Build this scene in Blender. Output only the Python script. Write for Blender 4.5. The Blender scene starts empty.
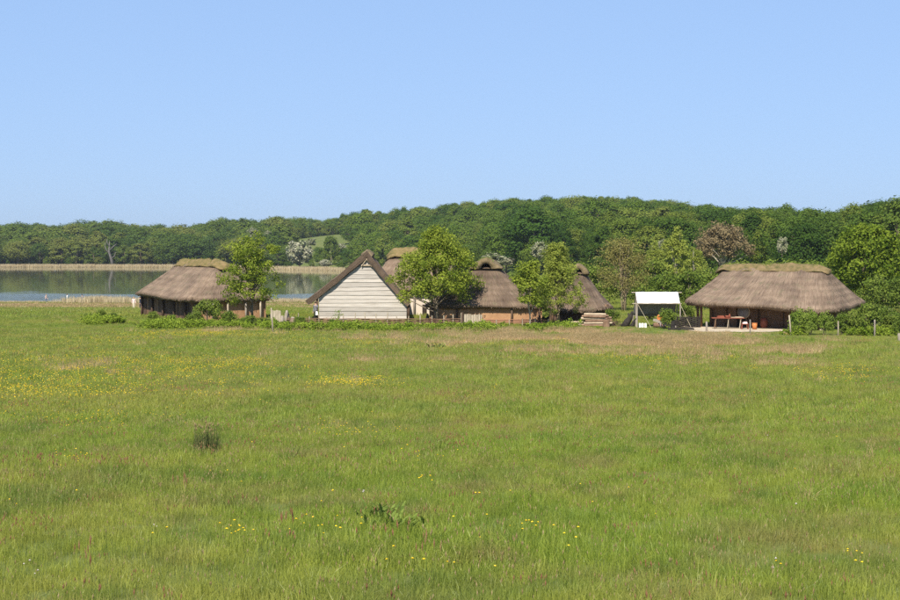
import bpy, bmesh, math, random
import numpy as np
from mathutils import Vector, Matrix
R = math.radians
SC = bpy.context.scene
COL = SC.collection

# ------------------------------------------------------------------ camera
CAM_Z = 6.4
FPX = 1412.0                      # focal length in pixels of the 900 px wide photograph
PITCH = -math.atan2(52.0, FPX)    # horizon sits at pixel row 248
cd = bpy.data.cameras.new('camera')
cd.sensor_width = 36.0
cd.lens = FPX / 900.0 * 36.0
cd.clip_start = 0.1
cd.clip_end = 20000
cam = bpy.data.objects.new('camera', cd)
COL.objects.link(cam)
cam.location = (0, 0, CAM_Z)
cam.rotation_euler = (R(90) + PITCH, 0, 0)
SC.camera = cam

# ------------------------------------------------------------------ sky, sun, exposure
SUN_AZ = R(194)                   # clockwise from +Y: behind the camera, to its left
SUN_EL = R(48)
w = bpy.data.worlds.new('World')
SC.world = w
w.use_nodes = True
nt = w.node_tree
nt.nodes.clear()
wo = nt.nodes.new('ShaderNodeOutputWorld')
bg = nt.nodes.new('ShaderNodeBackground')
sk = nt.nodes.new('ShaderNodeTexSky')
sk.sky_type = 'NISHITA'
sk.sun_disc = False
sk.sun_elevation = SUN_EL
sk.sun_rotation = SUN_AZ
sk.altitude = 0
sk.air_density = 1.0
sk.dust_density = 0.35
sk.ozone_density = 3.0
bg.inputs['Strength'].default_value = 0.15
# one grade over the whole sky: thinner gradient and a clear blue, as on a dry May afternoon
gm = nt.nodes.new('ShaderNodeGamma'); gm.inputs['Gamma'].default_value = 0.3
gr = nt.nodes.new('ShaderNodeMix'); gr.data_type = 'RGBA'; gr.blend_type = 'MULTIPLY'; gr.inputs[0].default_value = 1.0
gr.inputs[7].default_value = (1.12, 1.53, 2.24, 1)
nt.links.new(sk.outputs[0], gm.inputs['Color'])
nt.links.new(gm.outputs[0], gr.inputs[6])
nt.links.new(gr.outputs[2], bg.inputs['Color'])
nt.links.new(bg.outputs[0], wo.inputs['Surface'])

sd = bpy.data.lights.new('sun', 'SUN')
sd.energy = 4.8
sd.angle = R(0.53)
sd.color = (1.0, 0.93, 0.79)
sun = bpy.data.objects.new('sun', sd)
COL.objects.link(sun)
sun_dir = Vector((math.sin(SUN_AZ) * math.cos(SUN_EL), math.cos(SUN_AZ) * math.cos(SUN_EL), math.sin(SUN_EL)))
sun.rotation_euler = sun_dir.to_track_quat('Z', 'Y').to_euler()
sun.location = (-30, -50, 60)

vs = SC.view_settings
vs.view_transform = 'Standard'
vs.look = 'None'
vs.exposure = 0.68
vs.gamma = 1.0
vs.use_curve_mapping = False
SC.render.engine = 'CYCLES'
SC.cycles.use_denoising = False
SC.cycles.denoiser = 'OPENIMAGEDENOISE'
SC.cycles.denoising_input_passes = 'RGB_ALBEDO_NORMAL'
SC.cycles.denoising_prefilter = 'ACCURATE'
SC.cycles.max_bounces = 6
SC.cycles.diffuse_bounces = 3
SC.cycles.glossy_bounces = 2
SC.cycles.transmission_bounces = 3
SC.cycles.transparent_max_bounces = 8
SC.cycles.volume_bounces = 0
SC.cycles.sample_clamp_indirect = 6.0

# ------------------------------------------------------------------ numbers: noise, terrain, pixels
def vnoise(x, y, seed=0):
    x = np.asarray(x, float); y = np.asarray(y, float)
    xi = np.floor(x).astype(np.int64); yi = np.floor(y).astype(np.int64)
    xf = x - xi; yf = y - yi
    def hsh(a, b):
        n = (a * 374761393 + b * 668265263 + seed * 974634777) & 0x7fffffff
        n = ((n ^ (n >> 13)) * 1274126177) & 0x7fffffff
        n = n ^ (n >> 16)
        return (n & 0xffff) / 65535.0
    u = xf * xf * (3 - 2 * xf); v = yf * yf * (3 - 2 * yf)
    a = hsh(xi, yi) * (1 - u) + hsh(xi + 1, yi) * u
    b = hsh(xi, yi + 1) * (1 - u) + hsh(xi + 1, yi + 1) * u
    return a * (1 - v) + b * v

def fbm(x, y, seed=0, o=3):
    s = 0; a = 0.5
    for i in range(o):
        s = s + a * vnoise(np.asarray(x) * 2 ** i, np.asarray(y) * 2 ** i, seed + i * 17)
        a *= 0.5
    return s / (1 - 0.5 ** o)

WATER_Z = -4.0
PX = [-300, 0, 100, 200, 280, 330, 400, 500, 600, 700, 800, 900, 1300]
SHORE = [773, 773, 773, 755, 690, 662, 560, 420, 330, 285, 255, 245, 245]
RIDGE_Y = [1000, 1000, 1000, 1000, 960, 930, 900, 850, 800, 700, 480, 430, 430]
RIDGE_Z = [3, 3, 3, 5, 11, 15, 18.5, 23.5, 24, 16, 5, 5, 5]
YP = [-200, 0, 12, 30, 50, 75, 100, 112, 140, 160, 200, 235, 262, 274, 300, 420]
ZP = [9.0, 4.75, 3.55, 2.5, 1.72, 0.82, 0.16, 0.0, 0.0, -0.85, -2.25, -3.1, -3.8, -4.4, -6.0, -8.0]
ZPR = [9.0, 4.75, 3.55, 2.5, 1.72, 0.82, 0.16, 0.0, 0.0, -0.15, -0.6, -1.1, -1.25, -1.3, -1.5, -1.6]

def sstep(a, b, x):
    t = np.clip((x - a) / (b - a), 0, 1)
    return t * t * (3 - 2 * t)

def h(x, y):
    x = np.asarray(x, float); y = np.asarray(y, float)
    p = 450 + FPX * x / np.maximum(y, 100.0)
    m = sstep(430, 560, p)
    lo = np.interp(y, YP, ZP) * (1 - m) + np.interp(y, YP, ZPR) * m
    sh = np.interp(p, PX, SHORE); ry = np.interp(p, PX, RIDGE_Y); rz = np.interp(p, PX, RIDGE_Z)
    t = np.clip((y - sh) / (ry - sh), 0, 1)
    hill0 = np.where(m > 0.5, -1.5, -3.6)
    hill = hill0 + (rz - hill0) * (0.55 * t + 0.45 * t * t * (3 - 2 * t))
    k = sstep(-28, 4, y - sh)
    z = lo * (1 - k) + hill * k
    near = np.clip(1 - y / 130.0, 0, 1)
    z = z + (fbm(x / 9.0, y / 9.0, 5) - 0.5) * 0.22 * near
    return z

ct, st = math.cos(PITCH), math.sin(PITCH)
def ray(px, py):
    u = (px - 450) / FPX; v = (300 - py) / FPX
    return np.array([u, ct - st * v, st + ct * v])
def at(px, py, Y):
    d = ray(px, py)
    k = Y / d[1]
    return Vector((d[0] * k, Y, CAM_Z + d[2] * k))
def ground(px, py, y0=8.0, y1=1500.0):
    d = ray(px, py)
    Y = np.exp(np.linspace(math.log(y0), math.log(y1), 3000))
    k = Y / d[1]
    z = CAM_Z + d[2] * k - h(d[0] * k, Y)
    i = int(np.argmax(z < 0)) if (z < 0).any() else len(Y) - 1
    return Vector((d[0] * k[i], Y[i], float(h(d[0] * k[i], Y[i]))))
def onx(px, Y):
    """point on the ground at picture column px and distance Y"""
    x = (px - 450) / FPX * Y
    return Vector((x, Y, float(h(x, Y))))

# ------------------------------------------------------------------ materials
MATS = {}
def newmat(name):
    m = bpy.data.materials.new(name); m.use_nodes = True
    m.node_tree.nodes.clear()
    MATS[name] = m
    return m, m.node_tree
def N(t, kind, **kw):
    n = t.nodes.new(kind)
    for k, v in kw.items():
        if k in n.inputs: n.inputs[k].default_value = v
        else: setattr(n, k, v)
    return n
def ramp(t, stops):
    r = t.nodes.new('ShaderNodeValToRGB')
    e = r.color_ramp.elements
    while len(e) < len(stops): e.new(0.5)
    for i, (p, c) in enumerate(stops):
        e[i].position = p
        e[i].color = (c[0], c[1], c[2], 1)
    return r
def mixc(t, fac, a, b, mode='MIX'):
    n = t.nodes.new('ShaderNodeMix'); n.data_type = 'RGBA'; n.blend_type = mode
    for sock, v in ((n.inputs[0], fac), (n.inputs[6], a), (n.inputs[7], b)):
        if hasattr(v, 'is_linked') or isinstance(v, bpy.types.NodeSocket): t.links.new(v, sock)
        elif isinstance(v, (int, float)): sock.default_value = v
        else: sock.default_value = (v[0], v[1], v[2], 1)
    return n.outputs[2]

def surf(name, stops, scale=3.0, detail=4, rough=0.9, bump=0.0, bscale=None, coord='Object', stretch=None, spec=0.2, var=0.0):
    m, t = newmat(name)
    o = N(t, 'ShaderNodeOutputMaterial'); b = N(t, 'ShaderNodeBsdfPrincipled')
    b.inputs['Roughness'].default_value = rough
    b.inputs['Specular IOR Level'].default_value = spec
    tc = N(t, 'ShaderNodeTexCoord')
    src = tc.outputs[coord]
    if stretch:
        mp = N(t, 'ShaderNodeMapping'); mp.inputs['Scale'].default_value = stretch
        t.links.new(src, mp.inputs['Vector']); src = mp.outputs[0]
    nz = N(t, 'ShaderNodeTexNoise', Scale=scale, Detail=detail, Roughness=0.6)
    t.links.new(src, nz.inputs['Vector'])
    rp = ramp(t, stops)
    t.links.new(nz.outputs['Fac'], rp.inputs[0])
    col = rp.outputs[0]
    if var:
        oi = N(t, 'ShaderNodeObjectInfo'); mr = N(t, 'ShaderNodeMapRange'); mr.inputs[3].default_value = 1 - var; mr.inputs[4].default_value = 1 + var * .6
        t.links.new(oi.outputs['Random'], mr.inputs[0]); cb = N(t, 'ShaderNodeCombineColor')
        for q in range(3): t.links.new(mr.outputs[0], cb.inputs[q])
        col = mixc(t, 1.0, col, cb.outputs[0], 'MULTIPLY')
    t.links.new(col, b.inputs['Base Color'])
    if bump:
        n2 = N(t, 'ShaderNodeTexNoise', Scale=bscale or scale * 3, Detail=4)
        t.links.new(src, n2.inputs['Vector'])
        bp = N(t, 'ShaderNodeBump', Strength=1.0, Distance=bump)
        t.links.new(n2.outputs['Fac'], bp.inputs['Height'])
        t.links.new(bp.outputs[0], b.inputs['Normal'])
    t.links.new(b.outputs[0], o.inputs['Surface'])
    return m

def leafmat(name, c_dark, c_light, trans=0.35, objvar=0.5, warm=None, gloss=0.0, wnoise=None):
    """leaf: per-face 'tint', per-tree random, diffuse + translucent"""
    m, t = newmat(name)
    o = N(t, 'ShaderNodeOutputMaterial')
    at_ = N(t, 'ShaderNodeAttribute'); at_.attribute_name = 'tint'
    oi = N(t, 'ShaderNodeObjectInfo')
    a = N(t, 'ShaderNodeMath', operation='MULTIPLY'); t.links.new(oi.outputs['Random'], a.inputs[0]); a.inputs[1].default_value = objvar
    c = N(t, 'ShaderNodeMath', operation='MULTIPLY'); t.links.new(at_.outputs['Fac'], c.inputs[0]); c.inputs[1].default_value = 1 - objvar
    s = N(t, 'ShaderNodeMath', operation='ADD'); t.links.new(a.outputs[0], s.inputs[0]); t.links.new(c.outputs[0], s.inputs[1])
    stops = [(0.15, c_dark), (0.85, c_light)] if warm is None else [(0.1, c_dark), (0.62, c_light), (0.95, warm)]
    rp = ramp(t, stops)
    t.links.new(s.outputs[0], rp.inputs[0])
    col = rp.outputs[0]
    if wnoise:
        g = N(t, 'ShaderNodeNewGeometry')
        for (sc_, lo, hi, colr, amt) in wnoise:
            nz = N(t, 'ShaderNodeTexNoise', Scale=sc_, Detail=3)
            t.links.new(g.outputs['Position'], nz.inputs['Vector'])
            mr = N(t, 'ShaderNodeMapRange'); mr.inputs[1].default_value = lo; mr.inputs[2].default_value = hi; mr.inputs[4].default_value = amt
            t.links.new(nz.outputs['Fac'], mr.inputs[0])
            col = mixc(t, mr.outputs[0], col, colr)
    d = N(t, 'ShaderNodeBsdfDiffuse'); t.links.new(col, d.inputs['Color'])
    tr = N(t, 'ShaderNodeBsdfTranslucent'); t.links.new(col, tr.inputs['Color'])
    mx = N(t, 'ShaderNodeMixShader', Fac=trans); mx.inputs[0].default_value = trans
    t.links.new(d.outputs[0], mx.inputs[1]); t.links.new(tr.outputs[0], mx.inputs[2])
    gl = N(t, 'ShaderNodeBsdfGlossy', Roughness=0.45); gl.inputs['Color'].default_value = (1, 1, 1, 1)
    m2 = N(t, 'ShaderNodeMixShader'); m2.inputs[0].default_value = gloss
    t.links.new(mx.outputs[0], m2.inputs[1]); t.links.new(gl.outputs[0], m2.inputs[2])
    t.links.new(m2.outputs[0], o.inputs['Surface'])
    return m

PATCH = [(0.05, 0.42, 0.60, (0.18, 0.27, 0.03), 0.6), (0.16, 0.45, 0.60, (0.33, 0.32, 0.065), 0.7), (0.7, 0.50, 0.66, (0.28, 0.205, 0.095), 0.55),
         (0.33, 0.53, 0.66, (0.12, 0.20, 0.03), 0.6), (1.3, 0.52, 0.66, (0.11, 0.175, 0.028), 0.65), (2.5, 0.5, 0.65, (0.38, 0.41, 0.065), 0.5)]
G_GRASS = leafmat('grass_blade', (0.105, 0.16, 0.02), (0.40, 0.44, 0.07), 0.4, 0.22, gloss=0.02, wnoise=PATCH)
G_DRY = leafmat('dry_grass_blade', (0.37, 0.235, 0.11), (0.56, 0.41, 0.22), 0.25, 0.4, gloss=0.03)
G_SEED = leafmat('seed_head', (0.24, 0.18, 0.08), (0.36, 0.28, 0.15), 0.2, 0.4, gloss=0.0)
G_SORREL = leafmat('sorrel', (0.22, 0.11, 0.06), (0.32, 0.20, 0.10), 0.2, 0.3, gloss=0.0)
G_YELLOW = leafmat('buttercup_petal', (0.75, 0.50, 0.01), (0.85, 0.65, 0.02), 0.2, 0.3, gloss=0.04)
G_WHITE = leafmat('clover_petal', (0.45, 0.38, 0.36), (0.58, 0.54, 0.48), 0.2, 0.3, gloss=0.0)
G_REED = leafmat('reed_straw', (0.34, 0.26, 0.14), (0.60, 0.50, 0.32), 0.2, 0.3, gloss=0.02)
G_NETTLE = leafmat('weed_leaf', (0.13, 0.20, 0.02), (0.29, 0.36, 0.05), 0.3, 0.35)
G_DOCK = leafmat('dock_leaf', (0.09, 0.14, 0.03), (0.21, 0.27, 0.06), 0.3, 0.2)
L_WOOD = leafmat('wood_leaf', (0.045, 0.088, 0.016), (0.10, 0.155, 0.026), 0.35, 0.75, warm=(0.19, 0.22, 0.04))
L_HILL = leafmat('hill_leaf', (0.052, 0.102, 0.018), (0.125, 0.185, 0.028), 0.35, 0.8, warm=(0.185, 0.215, 0.045))
L_SHORE = leafmat('shore_leaf', (0.062, 0.108, 0.022), (0.135, 0.185, 0.034), 0.35, 0.8, warm=(0.185, 0.195, 0.05))
L_APPLE = leafmat('broad_leaf', (0.115, 0.17, 0.02), (0.33, 0.38, 0.055), 0.42, 0.1)
L_BIRCH = leafmat('birch_leaf', (0.19, 0.235, 0.035), (0.35, 0.385, 0.08), 0.45, 0.1)
L_OAK = leafmat('oak_leaf', (0.08, 0.135, 0.014), (0.22, 0.28, 0.034), 0.4, 0.1)
L_BROWN = leafmat('copper_leaf', (0.16, 0.12, 0.062), (0.275, 0.215, 0.115), 0.3, 0.1)
L_CATKIN = leafmat('catkin', (0.17, 0.145, 0.045), (0.28, 0.26, 0.085), 0.3, 0.1)
L_BLOSSOM = leafmat('blossom', (0.10, 0.14, 0.04), (0.38, 0.37, 0.25), 0.25, 0.2, warm=(0.58, 0.55, 0.44))
L_SHRUB = leafmat('shrub_leaf', (0.085, 0.14, 0.022), (0.21, 0.26, 0.05), 0.35, 0.35)
L_WEEPY = leafmat('sapling_leaf', (0.13, 0.20, 0.03), (0.28, 0.35, 0.07), 0.4, 0.2)
BARK = surf('bark', [(0.3, (0.09, 0.065, 0.045)), (0.7, (0.22, 0.18, 0.13))], 6, bump=0.02, stretch=(1, 1, 0.3))
BARK_PALE = surf('pale_bark', [(0.35, (0.25, 0.21, 0.15)), (0.7, (0.50, 0.46, 0.37))], 5, stretch=(1, 1, 0.4))
BARK_TAN = surf('tan_bark', [(0.35, (0.20, 0.15, 0.085)), (0.7, (0.36, 0.29, 0.18))], 5, stretch=(1, 1, 0.4))
BARK_GREY = surf('dead_wood', [(0.3, (0.07, 0.063, 0.058)), (0.7, (0.17, 0.155, 0.14))], 3, stretch=(1, 1, 0.3))

def ground_mat():
    m, t = newmat('meadow_ground')
    o = N(t, 'ShaderNodeOutputMaterial'); b = N(t, 'ShaderNodeBsdfPrincipled'); b.inputs['Roughness'].default_value = 0.95
    b.inputs['Specular IOR Level'].default_value = 0.1
    g = N(t, 'ShaderNodeNewGeometry')
    n1 = N(t, 'ShaderNodeTexNoise', Scale=0.08, Detail=5); n2 = N(t, 'ShaderNodeTexNoise', Scale=2.2, Detail=6)
    t.links.new(g.outputs['Position'], n1.inputs['Vector']); t.links.new(g.outputs['Position'], n2.inputs['Vector'])
    r1 = ramp(t, [(0.35, (0.085, 0.125, 0.028)), (0.65, (0.15, 0.165, 0.045))])
    t.links.new(n1.outputs['Fac'], r1.inputs[0])
    r2 = ramp(t, [(0.35, (0.07, 0.095, 0.022)), (0.7, (0.17, 0.18, 0.06))])
    t.links.new(n2.outputs['Fac'], r2.inputs[0])
    t.links.new(mixc(t, 0.5, r1.outputs[0], r2.outputs[0]), b.inputs['Base Color'])
    t.links.new(b.outputs[0], o.inputs['Surface'])
    return m
M_GROUND = ground_mat()

def water_mat():
    m, t = newmat('lake_water')
    o = N(t, 'ShaderNodeOutputMaterial'); b = N(t, 'ShaderNodeBsdfPrincipled')
    b.inputs['Base Color'].default_value = (0.10, 0.105, 0.05, 1)
    b.inputs['Roughness'].default_value = 0.045
    b.inputs['IOR'].default_value = 1.33
    g = N(t, 'ShaderNodeNewGeometry')
    n1 = N(t, 'ShaderNodeTexNoise', Scale=0.9, Detail=4)
    t.links.new(g.outputs['Position'], n1.inputs['Vector'])
    # the breeze only reaches the near side of the lake
    sx = N(t, 'ShaderNodeSeparateXYZ'); t.links.new(g.outputs['Position'], sx.inputs[0])
    n2 = N(t, 'ShaderNodeTexNoise', Scale=0.012, Detail=3); t.links.new(g.outputs['Position'], n2.inputs['Vector'])
    ad = N(t, 'ShaderNodeMath', operation='MULTIPLY_ADD'); t.links.new(n2.outputs['Fac'], ad.inputs[0]); ad.inputs[1].default_value = 110; t.links.new(sx.outputs['Y'], ad.inputs[2])
    mr = N(t, 'ShaderNodeMapRange'); mr.inputs[1].default_value = 385; mr.inputs[2].default_value = 350; mr.inputs[3].default_value = 0.0035; mr.inputs[4].default_value = 0.22
    t.links.new(ad.outputs[0], mr.inputs[0])
    bp = N(t, 'ShaderNodeBump', Distance=1.0)
    t.links.new(mr.outputs[0], bp.inputs['Strength']); t.links.new(n1.outputs['Fac'], bp.inputs['Height'])
    t.links.new(bp.outputs[0], b.inputs['Normal'])
    t.links.new(b.outputs[0], o.inputs['Surface'])
    return m
M_WATER = water_mat()

def thatch_mat(name, c0, c1, c2):
    m, t = newmat(name)
    o = N(t, 'ShaderNodeOutputMaterial'); b = N(t, 'ShaderNodeBsdfPrincipled'); b.inputs['Roughness'].default_value = 0.95
    b.inputs['Specular IOR Level'].default_value = 0.1
    uv = N(t, 'ShaderNodeUVMap'); uv.uv_map = 'slope'
    mp = N(t, 'ShaderNodeMapping'); mp.inputs['Scale'].default_value = (9.0, 0.75, 1)
    t.links.new(uv.outputs[0], mp.inputs[0])
    n1 = N(t, 'ShaderNodeTexNoise', Scale=1.0, Detail=7, Roughness=0.7); t.links.new(mp.outputs[0], n1.inputs['Vector'])
    n2 = N(t, 'ShaderNodeTexNoise', Scale=0.55, Detail=5); t.links.new(uv.outputs[0], n2.inputs['Vector'])
    r1 = ramp(t, [(0.25, c0), (0.5, c1), (0.75, c2)]); t.links.new(n1.outputs['Fac'], r1.inputs[0])
    r2 = ramp(t, [(0.3, (0.62, 0.6, 0.6)), (0.62, (1.1, 1.08, 1.05))]); t.links.new(n2.outputs['Fac'], r2.inputs[0])
    col = mixc(t, 1.0, r1.outputs[0], r2.outputs[0], 'MULTIPLY')
    n3 = N(t, 'ShaderNodeTexNoise', Scale=1.4, Detail=6); t.links.new(uv.outputs[0], n3.inputs['Vector'])
    mr = N(t, 'ShaderNodeMapRange'); mr.inputs[1].default_value = .55; mr.inputs[2].default_value = .72; mr.inputs[4].default_value = .55; t.links.new(n3.outputs['Fac'], mr.inputs[0])
    col = mixc(t, mr.outputs[0], col, (0.12, 0.115, 0.065))          # moss and grey weathering in patches
    # courses: the straw is laid in bands, each band's butt ends stand a little proud
    sx = N(t, 'ShaderNodeSeparateXYZ'); t.links.new(uv.outputs[0], sx.inputs[0])
    jt = N(t, 'ShaderNodeMath', operation='MULTIPLY_ADD'); t.links.new(n1.outputs['Fac'], jt.inputs[0]); jt.inputs[1].default_value = .5; t.links.new(sx.outputs['Y'], jt.inputs[2])
    fr_ = N(t, 'ShaderNodeMath', operation='PINGPONG'); t.links.new(jt.outputs[0], fr_.inputs[0]); fr_.inputs[1].default_value = .42
    hs_ = N(t, 'ShaderNodeMath', operation='MULTIPLY_ADD'); t.links.new(fr_.outputs[0], hs_.inputs[0]); hs_.inputs[1].default_value = .5; t.links.new(n1.outputs['Fac'], hs_.inputs[2])
    t.links.new(col, b.inputs['Base Color'])
    bp = N(t, 'ShaderNodeBump', Distance=0.14, Strength=1.0); t.links.new(hs_.outputs[0], bp.inputs['Height'])
    t.links.new(bp.outputs[0], b.inputs['Normal'])
    t.links.new(b.outputs[0], o.inputs['Surface'])
    return m
THATCH = thatch_mat('thatch', (0.105, 0.074, 0.054), (0.215, 0.157, 0.115), (0.325, 0.248, 0.182))
THATCH_DARK = thatch_mat('dark_thatch', (0.08, 0.057, 0.042), (0.165, 0.12, 0.088), (0.255, 0.195, 0.145))
MOSS = surf('ridge_moss', [(0.3, (0.085, 0.08, 0.028)), (0.5, (0.165, 0.125, 0.05)), (0.7, (0.23, 0.16, 0.08))], 2.6, 6, bump=0.06, bscale=9)
MOSS_DARK = surf('old_moss', [(0.3, (0.10, 0.08, 0.04)), (0.5, (0.16, 0.12, 0.065)), (0.7, (0.21, 0.16, 0.09))], 2.2, 6, bump=0.06, bscale=9)
TURF = surf('ridge_turf', [(0.3, (0.085, 0.08, 0.03)), (0.5, (0.16, 0.12, 0.055)), (0.7, (0.22, 0.155, 0.08))], 2.6, 6, bump=0.06, bscale=9)
CLAY = surf('orange_clay', [(0.3, (0.30, 0.16, 0.085)), (0.7, (0.43, 0.26, 0.14))], 1.3, 6, bump=0.02, bscale=12)
CLAY_RED = surf('red_clay', [(0.3, (0.20, 0.10, 0.06)), (0.7, (0.32, 0.17, 0.10))], 1.3, 6, bump=0.02, bscale=12)
CLAY_PALE = surf('pale_daub', [(0.3, (0.50, 0.42, 0.35)), (0.7, (0.66, 0.57, 0.48))], 1.3, 6, bump=0.02, bscale=12)
CLAY_BROWN = surf('brown_daub', [(0.3, (0.18, 0.11, 0.07)), (0.7, (0.29, 0.185, 0.12))], 1.3, 6, bump=0.02, bscale=12)
TIMBER = surf('dark_timber', [(0.3, (0.055, 0.035, 0.025)), (0.7, (0.15, 0.095, 0.065))], 5, 5, bump=0.01, stretch=(1, 1, 0.15))
TIMBER_RED = surf('brown_timber', [(0.3, (0.13, 0.075, 0.045)), (0.7, (0.25, 0.155, 0.095))], 5, 5, bump=0.01, stretch=(1, 1, 0.15))
PLANK = surf('pale_plank', [(0.25, (0.28, 0.245, 0.21)), (0.45, (0.42, 0.38, 0.34)), (0.75, (0.50, 0.465, 0.425))], 1.6, 6, bump=0.012, stretch=(0.5, 1, 6), var=.2)
POSTW = surf('weathered_post', [(0.3, (0.26, 0.21, 0.15)), (0.7, (0.48, 0.41, 0.31))], 5, 4, stretch=(1, 1, 0.3))
GREYW = surf('grey_wood', [(0.3, (0.20, 0.17, 0.14)), (0.7, (0.36, 0.31, 0.26))], 5, 4, stretch=(1, 1, 0.3))
LOGW = surf('log_wood', [(0.3, (0.14, 0.085, 0.055)), (0.7, (0.28, 0.18, 0.12))], 3, 4)
LOGPALE = surf('cut_wood', [(0.3, (0.33, 0.25, 0.17)), (0.7, (0.47, 0.38, 0.27))], 3, 4)
CANVAS = surf('white_canvas', [(0.3, (0.76, 0.77, 0.79)), (0.7, (0.84, 0.85, 0.86))], 0.8, 3, bump=0.01, bscale=3)
CANVAS_GREY = surf('grey_canvas', [(0.3, (0.20, 0.185, 0.185)), (0.7, (0.27, 0.25, 0.25))], 0.8, 3)
GRAVEL = surf('pale_gravel', [(0.3, (0.36, 0.29, 0.20)), (0.7, (0.55, 0.46, 0.34))], 1.2, 7, bump=0.02, bscale=25)
SAND = surf('lake_sand', [(0.3, (0.38, 0.31, 0.2)), (0.7, (0.52, 0.43, 0.29))], 0.2, 6)
CHAR = surf('charred_black', [(0.3, (0.015, 0.013, 0.012)), (0.7, (0.05, 0.042, 0.035))], 4, 4)
DARK_OPENING = surf('dark_opening', [(0.3, (0.02, 0.015, 0.012)), (0.7, (0.05, 0.035, 0.025))], 4, 4)  # near-black, shade of the open doorways put into the colour
ORANGE = surf('orange_paint', [(0.3, (0.42, 0.15, 0.045)), (0.7, (0.55, 0.21, 0.07))], 4, 3, rough=0.5)
REDW = surf('red_paint', [(0.3, (0.17, 0.05, 0.03)), (0.7, (0.27, 0.085, 0.05))], 4, 3, rough=0.6)
GREYPAINT = surf('grey_disc', [(0.3, (0.11, 0.10, 0.10)), (0.7, (0.2, 0.185, 0.18))], 4, 3, rough=0.7)
WHITEPAINT = surf('white_cloth', [(0.3, (0.70, 0.68, 0.64)), (0.7, (0.82, 0.8, 0.77))], 4, 3)
ROPE = surf('rope', [(0.3, (0.4, 0.33, 0.22)), (0.7, (0.55, 0.47, 0.34))], 9, 3)
def cloth(name, c):
    return surf(name, [(0.3, tuple(v * 0.85 for v in c)), (0.7, tuple(min(1, v * 1.12) for v in c))], 6, 3)
SKIN = cloth('skin', (0.55, 0.34, 0.24)); HAIR_D = cloth('dark_hair', (0.045, 0.03, 0.02)); HAIR_G = cloth('fair_hair', (0.35, 0.25, 0.14))
NAVY = cloth('navy_cloth', (0.03, 0.035, 0.06)); BLACKC = cloth('black_cloth', (0.025, 0.024, 0.026)); PINKC = cloth('pink_cloth', (0.75, 0.55, 0.52))
CREAMC = cloth('cream_cloth', (0.72, 0.63, 0.48)); GREYC = cloth('grey_cloth', (0.16, 0.16, 0.18)); WHITEC = cloth('white_shirt', (0.78, 0.78, 0.78))
BLUEC = cloth('denim_cloth', (0.08, 0.11, 0.2)); RUSTC = cloth('rust_tunic', (0.52, 0.17, 0.05)); BROWNC = cloth('brown_cloth', (0.16, 0.10, 0.065)); PEACHC = cloth('peach_cloth', (0.6, 0.42, 0.36))
SHOE = cloth('shoe_leather', (0.06, 0.045, 0.035))

# ------------------------------------------------------------------ object helpers
def mesh_np(name, V, F, mats, mi=None, tint=None, smooth=False):
    """V (n,3), F list of (m,k) arrays (triangles and quads)"""
    me = bpy.data.meshes.new(name)
    V = np.asarray(V, np.float32)
    if not isinstance(F, list): F = [F]
    F = [np.asarray(f, np.int32) for f in F if len(f)]
    me.vertices.add(len(V)); me.vertices.foreach_set('co', V.ravel())
    loops = np.concatenate([f.ravel() for f in F])
    sizes = np.concatenate([np.full(len(f), f.shape[1], np.int32) for f in F])
    me.loops.add(len(loops)); me.loops.foreach_set('vertex_index', loops)
    me.polygons.add(len(sizes))
    starts = np.concatenate([[0], np.cumsum(sizes)[:-1]]).astype(np.int32)
    me.polygons.foreach_set('loop_start', starts)
    for m in (mats if isinstance(mats, (list, tuple)) else [mats]): me.materials.append(m)
    if mi is not None: me.polygons.foreach_set('material_index', np.asarray(mi, np.int32))
    me.polygons.foreach_set('use_smooth', np.full(len(sizes), smooth))
    if tint is not None:
        a = me.attributes.new('tint', 'FLOAT', 'FACE'); a.data.foreach_set('value', np.asarray(tint, np.float32))
    me.update(calc_edges=True)
    return me
def link(o, parent=None):
    COL.objects.link(o)
    if parent is not None: o.parent = parent
    return o
def obj(name, me, parent=None, loc=None):
    o = bpy.data.objects.new(name, me)
    if loc is not None: o.location = loc
    return link(o, parent)
def tag(o, label=None, cat=None, group=None, kind=None):
    if label: o['label'] = label
    if cat: o['category'] = cat
    if group: o['group'] = group
    if kind: o['kind'] = kind
    return o
def thing(name, label, cat, loc=(0, 0, 0), rz=0, group=None):
    e = bpy.data.objects.new(name, None)
    e.location = loc; e.rotation_euler = (0, 0, rz); e.empty_display_size = 0.5
    link(e); return tag(e, label, cat, group)

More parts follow.
